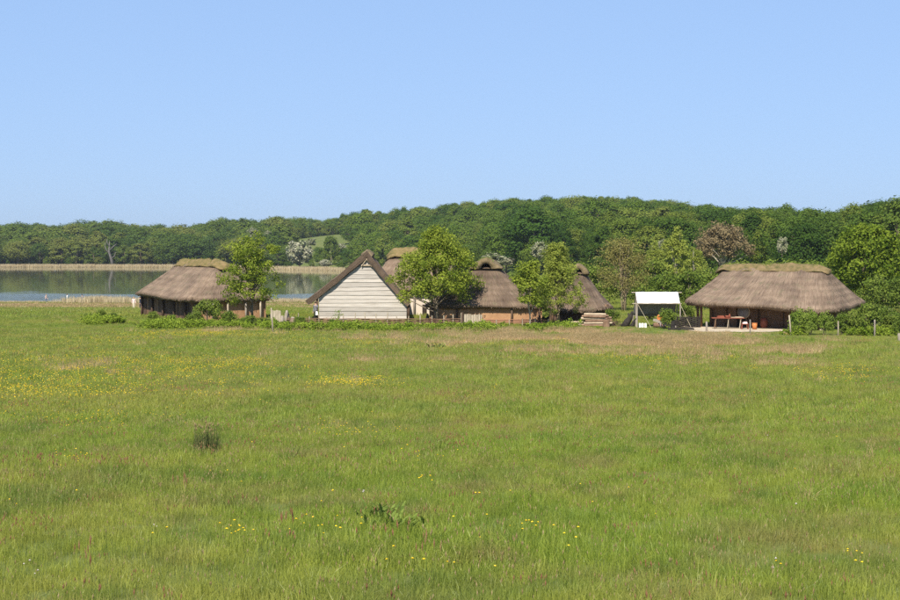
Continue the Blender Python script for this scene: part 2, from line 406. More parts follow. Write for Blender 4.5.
class MB:
    """collects boxes and tubes into one mesh"""
    def __init__(s): s.V = []; s.F = []; s.n = 0
    def add(s, V, F):
        s.V.extend([tuple(v) for v in V]); s.F.extend([tuple(i + s.n for i in f) for f in F]); s.n += len(V); return s
    def box(s, c, d, M=None):
        x, y, z = d[0] / 2, d[1] / 2, d[2] / 2
        P = [Vector((a * x, b * y, e * z)) for e in (-1, 1) for a, b in ((-1, -1), (1, -1), (1, 1), (-1, 1))]
        if M is not None: P = [M @ p for p in P]
        P = [p + Vector(c) for p in P]
        return s.add(P, [(3, 2, 1, 0), (4, 5, 6, 7), (0, 1, 5, 4), (1, 2, 6, 5), (2, 3, 7, 6), (3, 0, 4, 7)])
    def tube(s, pts, rad, n=6, caps=True):
        pts = [Vector(p) for p in pts]
        if not isinstance(rad, (list, tuple)): rad = [rad] * len(pts)
        V = []
        for i, p in enumerate(pts):
            d = (pts[min(i + 1, len(pts) - 1)] - pts[max(i - 1, 0)]).normalized()
            a = d.orthogonal().normalized() if i == 0 else (a0 - d * a0.dot(d)).normalized()
            a0 = a; b = d.cross(a)
            for k in range(n):
                t = 2 * math.pi * k / n
                V.append(p + (a * math.cos(t) + b * math.sin(t)) * rad[i])
        F = []
        for i in range(len(pts) - 1):
            for k in range(n):
                k2 = (k + 1) % n
                F.append((i * n + k, i * n + k2, (i + 1) * n + k2, (i + 1) * n + k))
        if caps:
            F.append(tuple(range(n - 1, -1, -1))); F.append(tuple((len(pts) - 1) * n + k for k in range(n)))
        return s.add(V, F)
    def mesh(s, name, m, smooth=False):
        me = bpy.data.meshes.new(name); me.from_pydata(s.V, [], s.F)
        me.materials.append(m)
        if smooth: me.polygons.foreach_set('use_smooth', np.ones(len(s.F), bool))
        me.update(); return me
    def build(s, name, m, parent=None, smooth=False, loc=None):
        return obj(name, s.mesh(name, m, smooth), parent, loc)

# ------------------------------------------------------------------ ground sheet and lake
def build_ground():
    us = np.concatenate([np.linspace(-2.2, -0.5, 14), np.linspace(-0.48, 0.48, 90), np.linspace(0.5, 2.2, 14)])
    ys = np.concatenate([np.linspace(-60, 4, 14), np.linspace(5, 130, 110), np.linspace(132, 320, 60), np.linspace(325, 1050, 90), np.array([1100, 1200, 1400, 1800, 2600, 4000])])
    U, Y = np.meshgrid(us, ys)
    X = U * (np.maximum(Y, 0) + 45)
    Z = h(X, Y)
    V = np.stack([X, Y, Z], -1).reshape(-1, 3)
    nu = len(us); ny = len(ys)
    i = np.arange(ny - 1)[:, None] * nu + np.arange(nu - 1)[None]
    F = np.stack([i, i + 1, i + 1 + nu, i + nu], -1).reshape(-1, 4)
    o = obj('meadow', mesh_np('meadow', V, F, M_GROUND, smooth=True))
    tag(o, 'gently sloping green meadow ground', None, None, 'structure')
    # lake sheet
    xs = [-1500, 400]; yy = [235, 820]
    o = obj('lake', mesh_np('lake', [(-1500, 235, WATER_Z), (260, 235, WATER_Z), (260, 820, WATER_Z), (-1500, 820, WATER_Z)], np.array([(0, 1, 2, 3)]), M_WATER))
    tag(o, 'calm lake reflecting the wooded far bank', None, None, 'structure')
build_ground()

# ------------------------------------------------------------------ instancing of uncountable plants
def scatter(name, P, rot, scl, idx, protos, label, cat):
    """one 'stuff' object: points that carry plant meshes through geometry nodes"""
    pc = bpy.data.collections.new(name + '_plants')
    for me in protos:
        pc.objects.link(bpy.data.objects.new(name + '_tuft', me))
    me = bpy.data.meshes.new(name); P = np.asarray(P, np.float32)
    me.vertices.add(len(P)); me.vertices.foreach_set('co', P.ravel())
    a = me.attributes.new('rot', 'FLOAT_VECTOR', 'POINT'); a.data.foreach_set('vector', np.asarray(rot, np.float32).ravel())
    a = me.attributes.new('scl', 'FLOAT', 'POINT'); a.data.foreach_set('value', np.asarray(scl, np.float32))
    a = me.attributes.new('idx', 'INT', 'POINT'); a.data.foreach_set('value', np.asarray(idx, np.int32))
    o = obj(name, me)
    g = bpy.data.node_groups.new(name, 'GeometryNodeTree')
    g.interface.new_socket('Geometry', in_out='INPUT', socket_type='NodeSocketGeometry')
    g.interface.new_socket('Geometry', in_out='OUTPUT', socket_type='NodeSocketGeometry')
    gi = g.nodes.new('NodeGroupInput'); go = g.nodes.new('NodeGroupOutput')
    ci = g.nodes.new('GeometryNodeCollectionInfo'); ci.inputs['Collection'].default_value = pc
    ci.inputs['Separate Children'].default_value = True; ci.inputs['Reset Children'].default_value = True
    ip = g.nodes.new('GeometryNodeInstanceOnPoints'); ip.inputs['Pick Instance'].default_value = True
    def na(n, t):
        x = g.nodes.new('GeometryNodeInputNamedAttribute'); x.data_type = t; x.inputs['Name'].default_value = n; return x.outputs['Attribute']
    L = g.links.new
    L(gi.outputs[0], ip.inputs['Points']); L(ci.outputs[0], ip.inputs['Instance'])
    L(na('idx', 'INT'), ip.inputs['Instance Index']); L(na('rot', 'FLOAT_VECTOR'), ip.inputs['Rotation']); L(na('scl', 'FLOAT'), ip.inputs['Scale'])
    L(ip.outputs[0], go.inputs[0])
    md = o.modifiers.new('plants', 'NODES'); md.node_group = g
    return tag(o, label, cat, None, 'stuff')

def blades(rng, n, Rr, hmin, hmax, wd, lean=0.35, base=None):
    """n curved blades; returns V, quads, tris"""
    a = rng.uniform(0, 2 * np.pi, n); r = Rr * np.sqrt(rng.uniform(0, 1, n))
    bx, by = r * np.cos(a), r * np.sin(a)
    if base is not None: bx, by = base
    H = rng.uniform(hmin, hmax, n); W = wd * rng.uniform(0.6, 1.3, n)
    ld = rng.uniform(0, 2 * np.pi, n); ln = np.abs(rng.normal(0, lean, n)) * H
    fa = rng.uniform(0, np.pi, n)
    dx, dy = np.cos(fa) * W / 2, np.sin(fa) * W / 2
    lx, ly = np.cos(ld) * ln, np.sin(ld) * ln
    z0 = np.full(n, -0.04)
    V = np.stack([
        np.stack([bx - dx, by - dy, z0], -1), np.stack([bx + dx, by + dy, z0], -1),
        np.stack([bx + lx * .3 + dx * .8, by + ly * .3 + dy * .8, H * .55], -1), np.stack([bx + lx * .3 - dx * .8, by + ly * .3 - dy * .8, H * .55], -1),
        np.stack([bx + lx, by + ly, H * (1 - 0.25 * np.minimum(ln / H, 1))], -1)], 1).reshape(-1, 3)
    k = np.arange(n) * 5
    Q = np.stack([k, k + 1, k + 2, k + 3], -1); T = np.stack([k + 3, k + 2, k + 4], -1)
    tips = V[k + 4]
    return V, Q, T, tips

def heads(rng, tips, size, tall=1.0):
    """small 4-sided diamonds at stalk tips"""
    n = len(tips); s = size * rng.uniform(0.7, 1.3, n); hh = s * tall
    o = np.stack([np.stack([s, 0 * s, 0 * s], -1), np.stack([0 * s, s, 0 * s], -1), np.stack([-s, 0 * s, 0 * s], -1), np.stack([0 * s, -s, 0 * s], -1),
                  np.stack([0 * s, 0 * s, hh], -1), np.stack([0 * s, 0 * s, -hh], -1)], 1)
    V = (tips[:, None] + o).reshape(-1, 3)
    k = np.arange(n)[:, None] * 6
    T = np.concatenate([k + np.array(t)[None] for t in ((0, 1, 4), (1, 2, 4), (2, 3, 4), (3, 0, 4), (1, 0, 5), (2, 1, 5), (3, 2, 5), (0, 3, 5))], 0)
    return V, T

def tuft(seed, n, Rr, hmin, hmax, wd, mats, lean=0.35, nh=0, hsize=0.01, htall=3.0, hz=1.25):
    """a tuft of grass; mats=[blade] or [blade, head]; nh blades carry seed or flower heads"""
    rng = np.random.default_rng(seed)
    V, Q, T, tips = blades(rng, n, Rr, hmin, hmax, wd, lean)
    mi = np.zeros(len(Q) + len(T)); tq = rng.uniform(0, 1, n)
    tint = np.concatenate([tq, tq])
    Vs = [V]; Ts = [T]; base = len(V)
    if nh:
        v2, q2, t2, tip2 = blades(rng, nh, Rr, hmax * hz * 0.75, hmax * hz, wd * 0.6, lean * 0.6)
        Vs.append(v2); Q = np.concatenate([Q, q2 + base]); Ts.append(t2 + base); base += len(v2)
        v3, t3 = heads(rng, tip2, hsize, htall)
        Vs.append(v3); Ts.append(t3 + base)
        tq2 = rng.uniform(0, 1, nh); th = np.repeat(rng.uniform(0, 1, nh)[None], 8, 0).ravel()
        tint = np.concatenate([tq, tq2, tq, tq2, th])
        mi = np.concatenate([np.zeros(len(Q)), np.zeros(len(T) + nh), np.ones(len(t3))])
    return mesh_np('tuft', np.concatenate(Vs), [Q, np.concatenate(Ts)], mats, mi, tint)

RNG = np.random.default_rng(11)
def strip_points(y0, y1, dens, rng, pmin=-60, pmax=960, extra=2.0):
    """random ground points between distances y0 and y1 over the view's width and a little more"""
    u0 = (pmin - 450) / FPX; u1 = (pmax - 450) / FPX
    area = (u1 - u0) * (y1 ** 2 - y0 ** 2) / 2 + 2 * extra * (y1 - y0)
    n = int(area * dens)
    y = np.sqrt(rng.uniform(y0 ** 2, y1 ** 2, n))
    x = rng.uniform(0, 1, n) * ((u1 - u0) * y + 2 * extra) + u0 * y - extra
    return x, y
def rand_rot(rng, n, tilt=0.12):
    return np.stack([rng.normal(0, tilt, n), rng.normal(0, tilt, n), rng.uniform(0, 2 * np.pi, n)], -1)

PATIO = [(684, 326.3), (790, 326.3), (806, 330), (770, 332.2), (700, 332.2), (678, 329)]
PATIO_W = [ground(*p) for p in PATIO]
def in_poly(x, y, poly):
    ins = np.zeros(len(x), bool); n = len(poly)
    for i in range(n):
        x0, y0 = poly[i][0], poly[i][1]; x1, y1 = poly[(i + 1) % n][0], poly[(i + 1) % n][1]
        c = ((y0 > y) != (y1 > y)) & (x < (x1 - x0) * (y - y0) / (y1 - y0 + 1e-9) + x0)
        ins ^= c
    return ins
def dry_mask(x, y):
    p = 450 + FPX * x / y
    a = sstep(400, 540, p) * (1 - sstep(720, 790, p)) * sstep(64, 84, y) * (1 - sstep(106, 113, y))
    n = fbm(x / 3.2, y / 6.5, 31)
    return np.clip(a * sstep(0.44, 0.58, n) + np.exp(-((p - 792) / 26) ** 2 - ((y - 74) / 3.0) ** 2) + .8 * np.exp(-((p - 620) / 40) ** 2 - ((y - 92) / 7.0) ** 2), 0, 1) + 0.5 * sstep(0.66, 0.8, fbm(x / 3.0, y / 4.0, 77)) * sstep(40, 70, y) * (y < 130)

def meadow():
    S = RNG
    def lod(name, y0, y1, dens, Rr, nb, h0, h1, wd, seed, pm=(-60, 960), hs=0.010):
        protos = [tuft(seed + i, nb, Rr, h0, h1, wd, [G_GRASS, G_SEED], 0.4, max(1, nb // 24) if i % 3 == 1 else 0, hs * .55, 4) for i in range(6)]
        protos += [tuft(seed + 10 + i, int(nb * .8), Rr, h0 * 1.3, h1 * 1.45, wd, [G_DRY, G_SEED], 0.3, nb // 4, hs * .8, 4.0) for i in range(2)]
        protos += [tuft(seed + 20, nb, Rr, h0, h1, wd, [G_GRASS, G_SORREL], 0.4, nb // 7, hs * .7, 4.0)]
        x, y = strip_points(y0, y1, dens, S, *pm)
        k = ~in_poly(x, y, PATIO_W)
        x, y = x[k], y[k]
        n = len(x)
        idx = S.integers(0, 6, n)
        dm = dry_mask(x, y)
        u = S.uniform(0, 1, n)
        idx = np.where(u < dm * 0.9, 6 + S.integers(0, 2, n), idx)
        so = sstep(0.58, 0.8, fbm(x / 3.5, y / 3.5, 9)) * 0.16 + 0.012
        idx = np.where((u > 1 - so) & (dm < 0.3), 8, idx)
        hv = 0.65 + 0.7 * fbm(x / 2.2, y / 2.2, 3)
        pp = 450 + FPX * x / y
        hv = hv * (1 - 0.62 * sstep(560, 620, pp) * sstep(92, 99, y) * (1 - sstep(118, 124, y)) - 0.35 * sstep(104, 110, y) * (1 - sstep(124, 130, y)) * (1 - sstep(560, 620, pp)))
        scatter(name, np.stack([x, y, h(x, y)], -1), rand_rot(S, n), hv * S.uniform(0.8, 1.2, n), idx, protos,
                {'near': 'fine green meadow grass of the foreground with brown seed heads', 'mid': 'green meadow grass in the middle of the field',
                 'far': 'meadow grass with dry pinkish patches before the thatched houses', 'shore': 'rough grass between the houses and the lake'}[name.split('_')[1]] if False else LBL[seed], 'grass')
    LBL = {100: 'fine green meadow grass with brown seed heads in the open field',
           200: 'green meadow grass across the middle of the field',
           300: 'meadow grass with dry pinkish patches up to the thatched houses',
           400: 'rough yellowish grass sloping from the houses down to the lake'}
    lod('meadow_grass', 8, 30, 40, 0.20, 50, 0.07, 0.20, 0.0048, 100)
    lod('meadow_grass', 30, 64, 15, 0.32, 64, 0.07, 0.22, 0.0085, 200, hs=0.010)
    lod('meadow_grass', 64, 128, 7, 0.45, 62, 0.08, 0.26, 0.016, 300, hs=0.013)
    lod('meadow_grass', 128, 262, 1.8, 0.8, 60, 0.06, 0.2, 0.035, 400, (-60, 960), hs=0.02)

    # coarser tussocks standing out of the sward
    tp = [tuft(700 + i, 90, .16, .16, .42, .007, [G_GRASS, G_SEED], .55, 8 * (i % 2), .006, 5) for i in range(4)]
    tp += [tuft(710 + i, 30, .14, .12, .32, .005, [G_DRY, G_SEED], .4, 16, .006, 5) for i in range(2)]
    x, y = strip_points(9, 75, .55, S); n = len(x)
    k = fbm(x / 3, y / 3, 55) > .46; x, y = x[k], y[k]; n = len(x)
    u = S.uniform(0, 1, n); idx = np.where(u < .07, 4 + S.integers(0, 2, n), S.integers(0, 4, n))
    scatter('grass_tussocks', np.stack([x, y, h(x, y)], -1), rand_rot(S, n, .15), S.uniform(.5, .95, n) * (1 + y / 140), idx, tp, 'coarser grass tussocks and dry stalks scattered over the meadow', 'grass')

    # flowers: buttercups in drifts, white clover specks
    Yt = np.exp(np.linspace(math.log(9), math.log(140), 1500))
    def px_to_world(p, q):
        pyt = 248 + FPX * (CAM_Z - h(0 * Yt, Yt)) / Yt
        Y = np.interp(-q, -pyt[::1], Yt) if pyt[0] < pyt[-1] else np.interp(q, pyt[::-1], Yt[::-1])
        x = (p - 450) / FPX * Y
        return x, Y
    drifts = [(45, 386, 150, 26, 380), (95, 368, 150, 14, 260), (20, 408, 90, 18, 130), (205, 337, 75, 3, 300), (110, 343, 60, 4, 70), (345, 345, 65, 8, 100), (95, 425, 50, 10, 90),
              (355, 388, 40, 5, 70), (350, 442, 40, 8, 50), (845, 378, 50, 8, 40), (650, 365, 90, 8, 60), (200, 372, 70, 10, 120), (430, 470, 25, 6, 9), (420, 503, 12, 5, 4),
              (318, 545, 22, 18, 9), (235, 552, 8, 6, 8), (525, 548, 45, 10, 7), (425, 592, 30, 6, 5), (70, 470, 20, 5, 14), (560, 345, 200, 6, 90)]
    Pp = []; Pq = []
    for (a, b, sa, sb, n) in drifts:
        Pp.append(S.normal(a, sa * 0.6, n)); Pq.append(S.normal(b, sb * 0.6, n))
    Pp.append(S.uniform(-30, 930, 130)); Pq.append(337 + 270 * S.uniform(0, 1, 130) ** 2.2)
    p = np.concatenate(Pp); q = np.clip(np.concatenate(Pq), 334.5, 640)
    x, y = px_to_world(p, q)
    protos = []
    for i in range(4):
        protos.append(tuft(500 + i, 3, 0.10, 0.12, 0.25, 0.006, [G_GRASS, G_YELLOW], 0.4, (1, 1, 1, 2)[i], 0.011, 0.55, 1.1))
    for i in range(3):
        protos.append(tuft(520 + i, 6, 0.42, 0.15, 0.28, 0.010, [G_GRASS, G_YELLOW], 0.4, 4 + 2 * i, 0.016, 0.6, 1.2))
    idx = np.where(y < 38, S.integers(0, 4, len(x)), 4 + S.integers(0, 3, len(x)))
    scatter('buttercups', np.stack([x, y, h(x, y)], -1), rand_rot(S, len(x), .1), S.uniform(.85, 1.2, len(x)), idx, protos, 'yellow buttercups in drifts over the meadow', 'flowers')
    n = 14
    p = S.uniform(-30, 930, n); q = 380 + 230 * S.uniform(0, 1, n)
    x, y = px_to_world(p, q)
    protos = [tuft(540 + i, 3, 0.08, 0.08, 0.15, 0.006, [G_GRASS, G_WHITE], 0.4, 1 + i, 0.011, 0.9, 1.3) for i in range(2)]
    scatter('clover_flowers', np.stack([x, y, h(x, y)], -1), rand_rot(S, n, .1), S.uniform(.8, 1.2, n), S.integers(0, 2, n), protos, 'small whitish clover heads dotted through the meadow', 'flowers')
meadow()

# ------------------------------------------------------------------ trees
def leaf_cloud(rng, C, Rc, n, size, flat=0.45, squash=0.8, aspect=1.5, crown=None, rn=0.6, cd_=0.0, tv=0.5):
    """n leaves around each clump centre; returns V, quads, tint"""
    m = len(C)
    tot = m * n
    c = np.repeat(C, n, 0); r = np.repeat(Rc, n)
    d = rng.normal(0, 1, (tot, 3)); d /= np.linalg.norm(d, axis=1)[:, None]
    rad = r * rng.uniform(0.15, 1.0, tot) ** 0.6
    off = d * rad[:, None]; off[:, 2] *= squash
    P = c + off
    nn = d * flat + rng.normal(0, rn, (tot, 3)) + np.array([0, 0, 0.55 if not cd_ else 0.25])
    if cd_:
        o = (P - np.array([0, 0, crown[0]])) / np.array([crown[1], crown[1], crown[2]])
        nn += o / (np.linalg.norm(o, axis=1)[:, None] + 1e-6) * cd_
    nn /= np.linalg.norm(nn, axis=1)[:, None]
    a = np.cross(nn, rng.normal(0, 1, (tot, 3))); a /= np.linalg.norm(a, axis=1)[:, None]
    b = np.cross(nn, a)
    s = (size * rng.uniform(0.6, 1.3, tot))[:, None]
    V = np.stack([P - a * s * aspect * .5, P + b * s * .42, P + a * s * aspect * .5, P - b * s * .42], 1).reshape(-1, 3)
    k = np.arange(tot)[:, None] * 4
    Q = k + np.arange(4)[None]
    tint = np.clip(0.5 + tv * (rng.uniform(0, 1, tot) + np.repeat(rng.uniform(0, 1, m), n) - 1), 0, 1)
    return V, Q, tint

def envelope(rng, n, rx, rz, zc, shape='round', lo=0.5):
    d = rng.normal(0, 1, (n, 3)); d /= np.linalg.norm(d, axis=1)[:, None]
    d[:, 2] = np.where(d[:, 2] < -0.8, -d[:, 2], d[:, 2])
    t = rng.uniform(lo, 1.0, n) ** 0.7
    ang = np.arctan2(d[:, 1], d[:, 0]); ph = rng.uniform(0, 6.28, 3)
    lob = 1 + 0.13 * np.sin(2 * ang + ph[0]) + 0.11 * np.sin(3 * ang + ph[1] + 2.5 * d[:, 2]) + 0.08 * np.sin(5 * ang + ph[2])
    P = np.stack([d[:, 0] * rx * t * lob, d[:, 1] * rx * t * lob, d[:, 2] * rz * t], -1)
    if shape == 'cone':
        k = np.clip(1.15 - 0.55 * (P[:, 2] / rz + 0.3), 0.3, 1.3); P[:, 0] *= k; P[:, 1] *= k
    if shape == 'wide':
        P[:, 2] = np.where(P[:, 2] < 0, P[:, 2] * 0.6, P[:, 2])
    P[:, 2] += zc
    return P

def make_tree(name, seed, H, rx, zb, clumps, leaves, size, leafm, barkm, tr=0.2, shape='round', crad=0.2, stems=1, limbs=14, lo=0.45, bark_noise=1, flat=0.45, squash=0.8, droop=0, rn=0.6, cdir=0.25, tv=0.5):
    """returns (trunk mesh, crown mesh): trunk with limbs reaching into clumps of single leaves"""
    rng = np.random.default_rng(seed); rnd = random.Random(seed)
    zc = (H + zb) / 2; rz = (H - zb) / 2
    cr = crad * min(rx, rz * 1.3)
    C = envelope(rng, clumps, max(rx - cr * .7, .1), max(rz - cr * .6, .1), zc, shape, lo)
    Rc = cr * rng.uniform(0.65, 1.35, clumps)
    V, Q, tint = leaf_cloud(rng, C, Rc, leaves, size, flat, squash, crown=(zc, rx, rz), rn=rn, cd_=cdir, tv=tv)
    if droop:
        rr = np.hypot(V[:, 0], V[:, 1]) / rx
        V[:, 2] -= droop * rr ** 2 * rz * 0.5
    V[:, 2] = np.maximum(V[:, 2], 0.1)
    crown = mesh_np(name + '_crown', V, Q, leafm, None, tint)
    mb = MB()
    order = rng.permutation(clumps)
    tops = []
    for s in range(stems):
        off = Vector((rnd.uniform(-.3, .3), rnd.uniform(-.3, .3), 0)) * (0 if stems == 1 else 1.0)
        lean = Vector((rnd.uniform(-.06, .06), rnd.uniform(-.06, .06), 0)) * H if stems == 1 else Vector((off.x * 1.6, off.y * 1.6, 0)) * (H / 4)
        pts = []; rad = []
        for i in range(6):
            f = i / 5
            pts.append(off + lean * f ** 1.4 + Vector((rnd.uniform(-1, 1), rnd.uniform(-1, 1), 0)) * 0.012 * H * (f > 0) + Vector((0, 0, -0.15 + f * (H * 0.86 + .15))))
            rad.append(tr * (1.25 if i == 0 else 1) * (1 - 0.85 * f))
        mb.tube(pts, rad, 7); tops.append(pts)
    for j in range(limbs):
        c = Vector(C[order[j % clumps]])
        pts = tops[j % stems]
        zt = min(max(c.z * rnd.uniform(.35, .7), zb * 0.7), H * .75)
        f = (zt + .15) / (H * .86 + .15) * 5; i0 = min(int(f), 4)
        b = pts[i0].lerp(pts[i0 + 1], f - i0)
        mid = b.lerp(c, 0.5) + Vector((0, 0, 0.06 * H * rnd.uniform(-.2, 1)))
        r0 = tr * 0.42 * rnd.uniform(.7, 1.1)
        mb.tube([b, mid, c], [r0, r0 * .6, r0 * .2], 5, False)
    return mb.mesh(name + '_trunk', barkm, True), crown

def plant_tree(name, meshes, label, cat, loc, rz=0, s=1.0, group=None):
    t = thing(name, label, cat, loc, rz, group)
    t.scale = (s, s, s) if not isinstance(s, tuple) else s
    obj('trunk', meshes[0], t); obj('crown', meshes[1], t)
    return t

def woods():
    rng = np.random.default_rng(5)
    def proto_set(seed, leafm, n, clumps, leaves, size):
        out = []
        for i in range(n):
            sh = ('round', 'round', 'wide', 'cone')[i % 4]
            rx = (0.40, 0.46, 0.50, 0.34)[i % 4]
            out.append(make_tree('wood_tree', seed + i, 1.0 * 16, rx * 16, (.4, .2, .5, .3)[i % 4], clumps, leaves, size, leafm, BARK, 0.28, sh, 0.22 + .05 * (i % 3), limbs=10, lo=0.66, flat=0.6, rn=0.42, cdir=0.7, tv=0.4))
        return out
    hillP = proto_set(30, L_HILL, 8, 66, 85, 0.44)
    shoreP = proto_set(40, L_SHORE, 8, 66, 85, 0.44)
    woodP = proto_set(50, L_WOOD, 8, 100, 110, 0.34)
    # candidate places on a jittered grid in ground coordinates
    xs = np.arange(-420, 420, 10.6); ys = np.arange(240, 1100, 11.0)
    X, Y = np.meshgrid(xs, ys); X = X.ravel() + rng.uniform(-4.6, 4.6, X.size); Y = Y.ravel() + rng.uniform(-4.8, 4.8, Y.size)
    P = 450 + FPX * X / Y
    sh = np.interp(P, PX, SHORE); ry = np.interp(P, PX, RIDGE_Y)
    ok = (P > -45) & (P < 945) & (Y > sh + 5) & (Y < ry + np.where((P > 270) & (P < 370), 120, 45))
    # clearing on the hillside
    ok &= ~((P > 283) & (P < 350) & (Y > 700) & (Y < ry - 5) & ~((P > 303) & (P < 328) & (Y < 740)))
    ok &= ~((P > 480) & (P < 720) & (Y < 380) & (rng.uniform(0, 1, len(P)) < 0.35))
    X, Y, P, sh, ry = X[ok], Y[ok], P[ok], sh[ok], ry[ok]
    Z = h(X, Y)
    n = len(X)
    kind = np.where(P < 285, 1, np.where((Y < 430) & (P > 560), 2, 0))
    H = np.where(kind == 1, rng.uniform(11, 20, n) * (0.9 + 0.25 * sstep(sh + 20, sh + 90, Y)), np.where(kind == 2, rng.uniform(12, 18, n), rng.uniform(8.5, 16.5, n)))
    H *= np.where((kind == 2) & (P < 720), 0.86, 1.0) * np.where(rng.uniform(0, 1, n) < .12, 1.2, 1.0)
    H *= np.where((P > 790), 1.06, 1.0)
    H *= np.where((P > 283) & (P < 350) & (Y < 760), 0.45, 1.0)
    H *= np.where((P > 345) & (P < 372) & (Y > 820), 1.25, 1)
    # skyline limit taken from the photograph
    sky_p = [-60, 0, 25, 50, 75, 100, 125, 155, 180, 200, 225, 260, 285, 300, 330, 350, 362, 375, 400, 450, 500, 550, 600, 640, 690, 715, 740, 760, 790, 805, 825, 850, 862, 872, 885, 960]
    sky_y = [220, 219, 221, 222, 217, 217, 220, 224, 224, 222, 218, 216, 216, 215, 216, 213, 208, 211, 207, 203, 198, 196, 195, 197, 202, 204, 207, 205, 201, 206, 207, 204, 203, 197, 193, 193]
    lim = CAM_Z + (248 - np.interp(P, sky_p, sky_y)) / FPX * Y
    H = np.minimum(H, np.maximum(lim - Z + rng.uniform(-3.2, .8, n) * Y / 700, 5.0))
    var = rng.integers(0, 8, n); rot = rng.uniform(0, 6.28, n)
    wide = rng.uniform(0.95, 1.3, n) * np.where(kind == 1, 1.25, 1.0)
    # which trees show largest: apparent height, less what the nearer trees hide of them
    top = 248 - FPX * (Z + H - CAM_Z) / Y; bot = 248 - FPX * (Z - CAM_Z) / Y; hw = H * 0.36 / Y * FPX
    order = np.argsort(Y)
    prof = np.full(1100, 330.0); vis = np.zeros(n)
    prof[40 + 60:1100] = 330
    for i in order:
        a = int(max(0, P[i] - hw[i] + 60)); b = int(min(1099, P[i] + hw[i] + 60)) + 1
        vis[i] = np.clip(prof[a:b] - top[i], 0, bot[i] - top[i]).sum()
        prof[a:b] = np.minimum(prof[a:b], top[i] + 3)
    big = set(np.argsort(-vis)[:290].tolist())
    protos = {0: hillP, 1: shoreP, 2: woodP}
    grp = {0: 'trees of the hillside wood', 1: 'trees of the wood across the lake', 2: 'trees of the near wood'}
    marks = {0: [(345, 'behind the plank gable'), (440, 'behind the dense leafy tree'), (525, 'behind the middle hut'), (600, 'behind the leafy birch'), (655, 'behind the thin leaved willow'), (715, 'behind the white awning'), (2000, 'behind the turfed ridge')],
             1: [(60, 'beyond the people at the water'), (97, 'short of the dead tree'), (125, 'beside the dead tree'), (175, 'behind the left hut eaves'), (235, 'behind the left hut ridge'), (2000, 'behind the young fruit tree')],
             2: [(640, 'behind the thin leaved willow'), (690, 'behind the white awning'), (750, 'behind the brown leaved tree'), (815, 'behind the turfed ridge'), (880, 'behind the bright green oak'), (2000, 'past the bright green oak')]}
    shapes = ('round crowned', 'broad round', 'wide spreading', 'narrow tapering')
    def lab(i):
        k = int(kind[i]); f = (Y[i] - sh[i]) / (np.interp(P[i], PX, RIDGE_Y) - sh[i])
        if k == 1: row = 'at the far shore' if f < .12 else ('in mid wood over the lake' if f < .35 else 'on the skyline over the lake')
        elif k == 0: row = 'low on the hill' if f < .3 else ('half way up the hill' if f < .75 else 'on the hill crest')
        else: row = 'fronting the near wood' if f < .2 else 'deep in the near wood'
        mk = next(t for (lim_, t) in marks[k] if P[i] < lim_)
        sz = 'tall' if H[i] > 14.5 else ('low' if H[i] < 11 else 'middling')
        return '%s %s tree %s%s %s' % (sz, shapes[int(var[i]) % 4], row, '', mk)
    joined = {}
    rest = {0: [], 1: [], 2: []}
    for i in range(n):
        k = int(kind[i]); pr = protos[k]; v = int(var[i]) % len(pr); s = H[i] / 16.0
        if i in big:
            plant_tree('deciduous_tree', pr[v], lab(i), 'tree', (X[i], Y[i], Z[i] - 0.1), rot[i], (s * wide[i], s * wide[i], s), grp[k])
        elif vis[i] > -1:
            rest[k].append((X[i], Y[i], Z[i], rot[i], s, v))
    # understory along the edges, so that no crown hovers
    for i in range(n):
        if (0 <= Y[i] - sh[i] < 40 and not 288 < P[i] < 350) or (275 < P[i] < 372 and Y[i] > ry[i] - 4):
            for q in range(3 if P[i] < 285 or 275 < P[i] < 372 else 1):
                xx, yy = X[i] + rng.uniform(-6, 6), Y[i] + rng.uniform(-5, 5)
                rest[int(kind[i])].append((xx, yy, float(h(xx, yy)) - .3, rng.uniform(0, 6), rng.uniform(.2, .38), rng.integers(0, 8)))
    for k in rest:
        if not rest[k]: continue
        a = np.array(rest[k])
        scatter('distant_wood', a[:, :3], np.stack([0 * a[:, 3], 0 * a[:, 3], a[:, 3]], -1), a[:, 4], a[:, 5].astype(int), [m[1] for m in protos[k]],
                ('massed crowns of the wood covering the hill', 'massed crowns of the wood across the lake', 'massed dark crowns behind the near wood')[k], 'wood')
    return
woods()

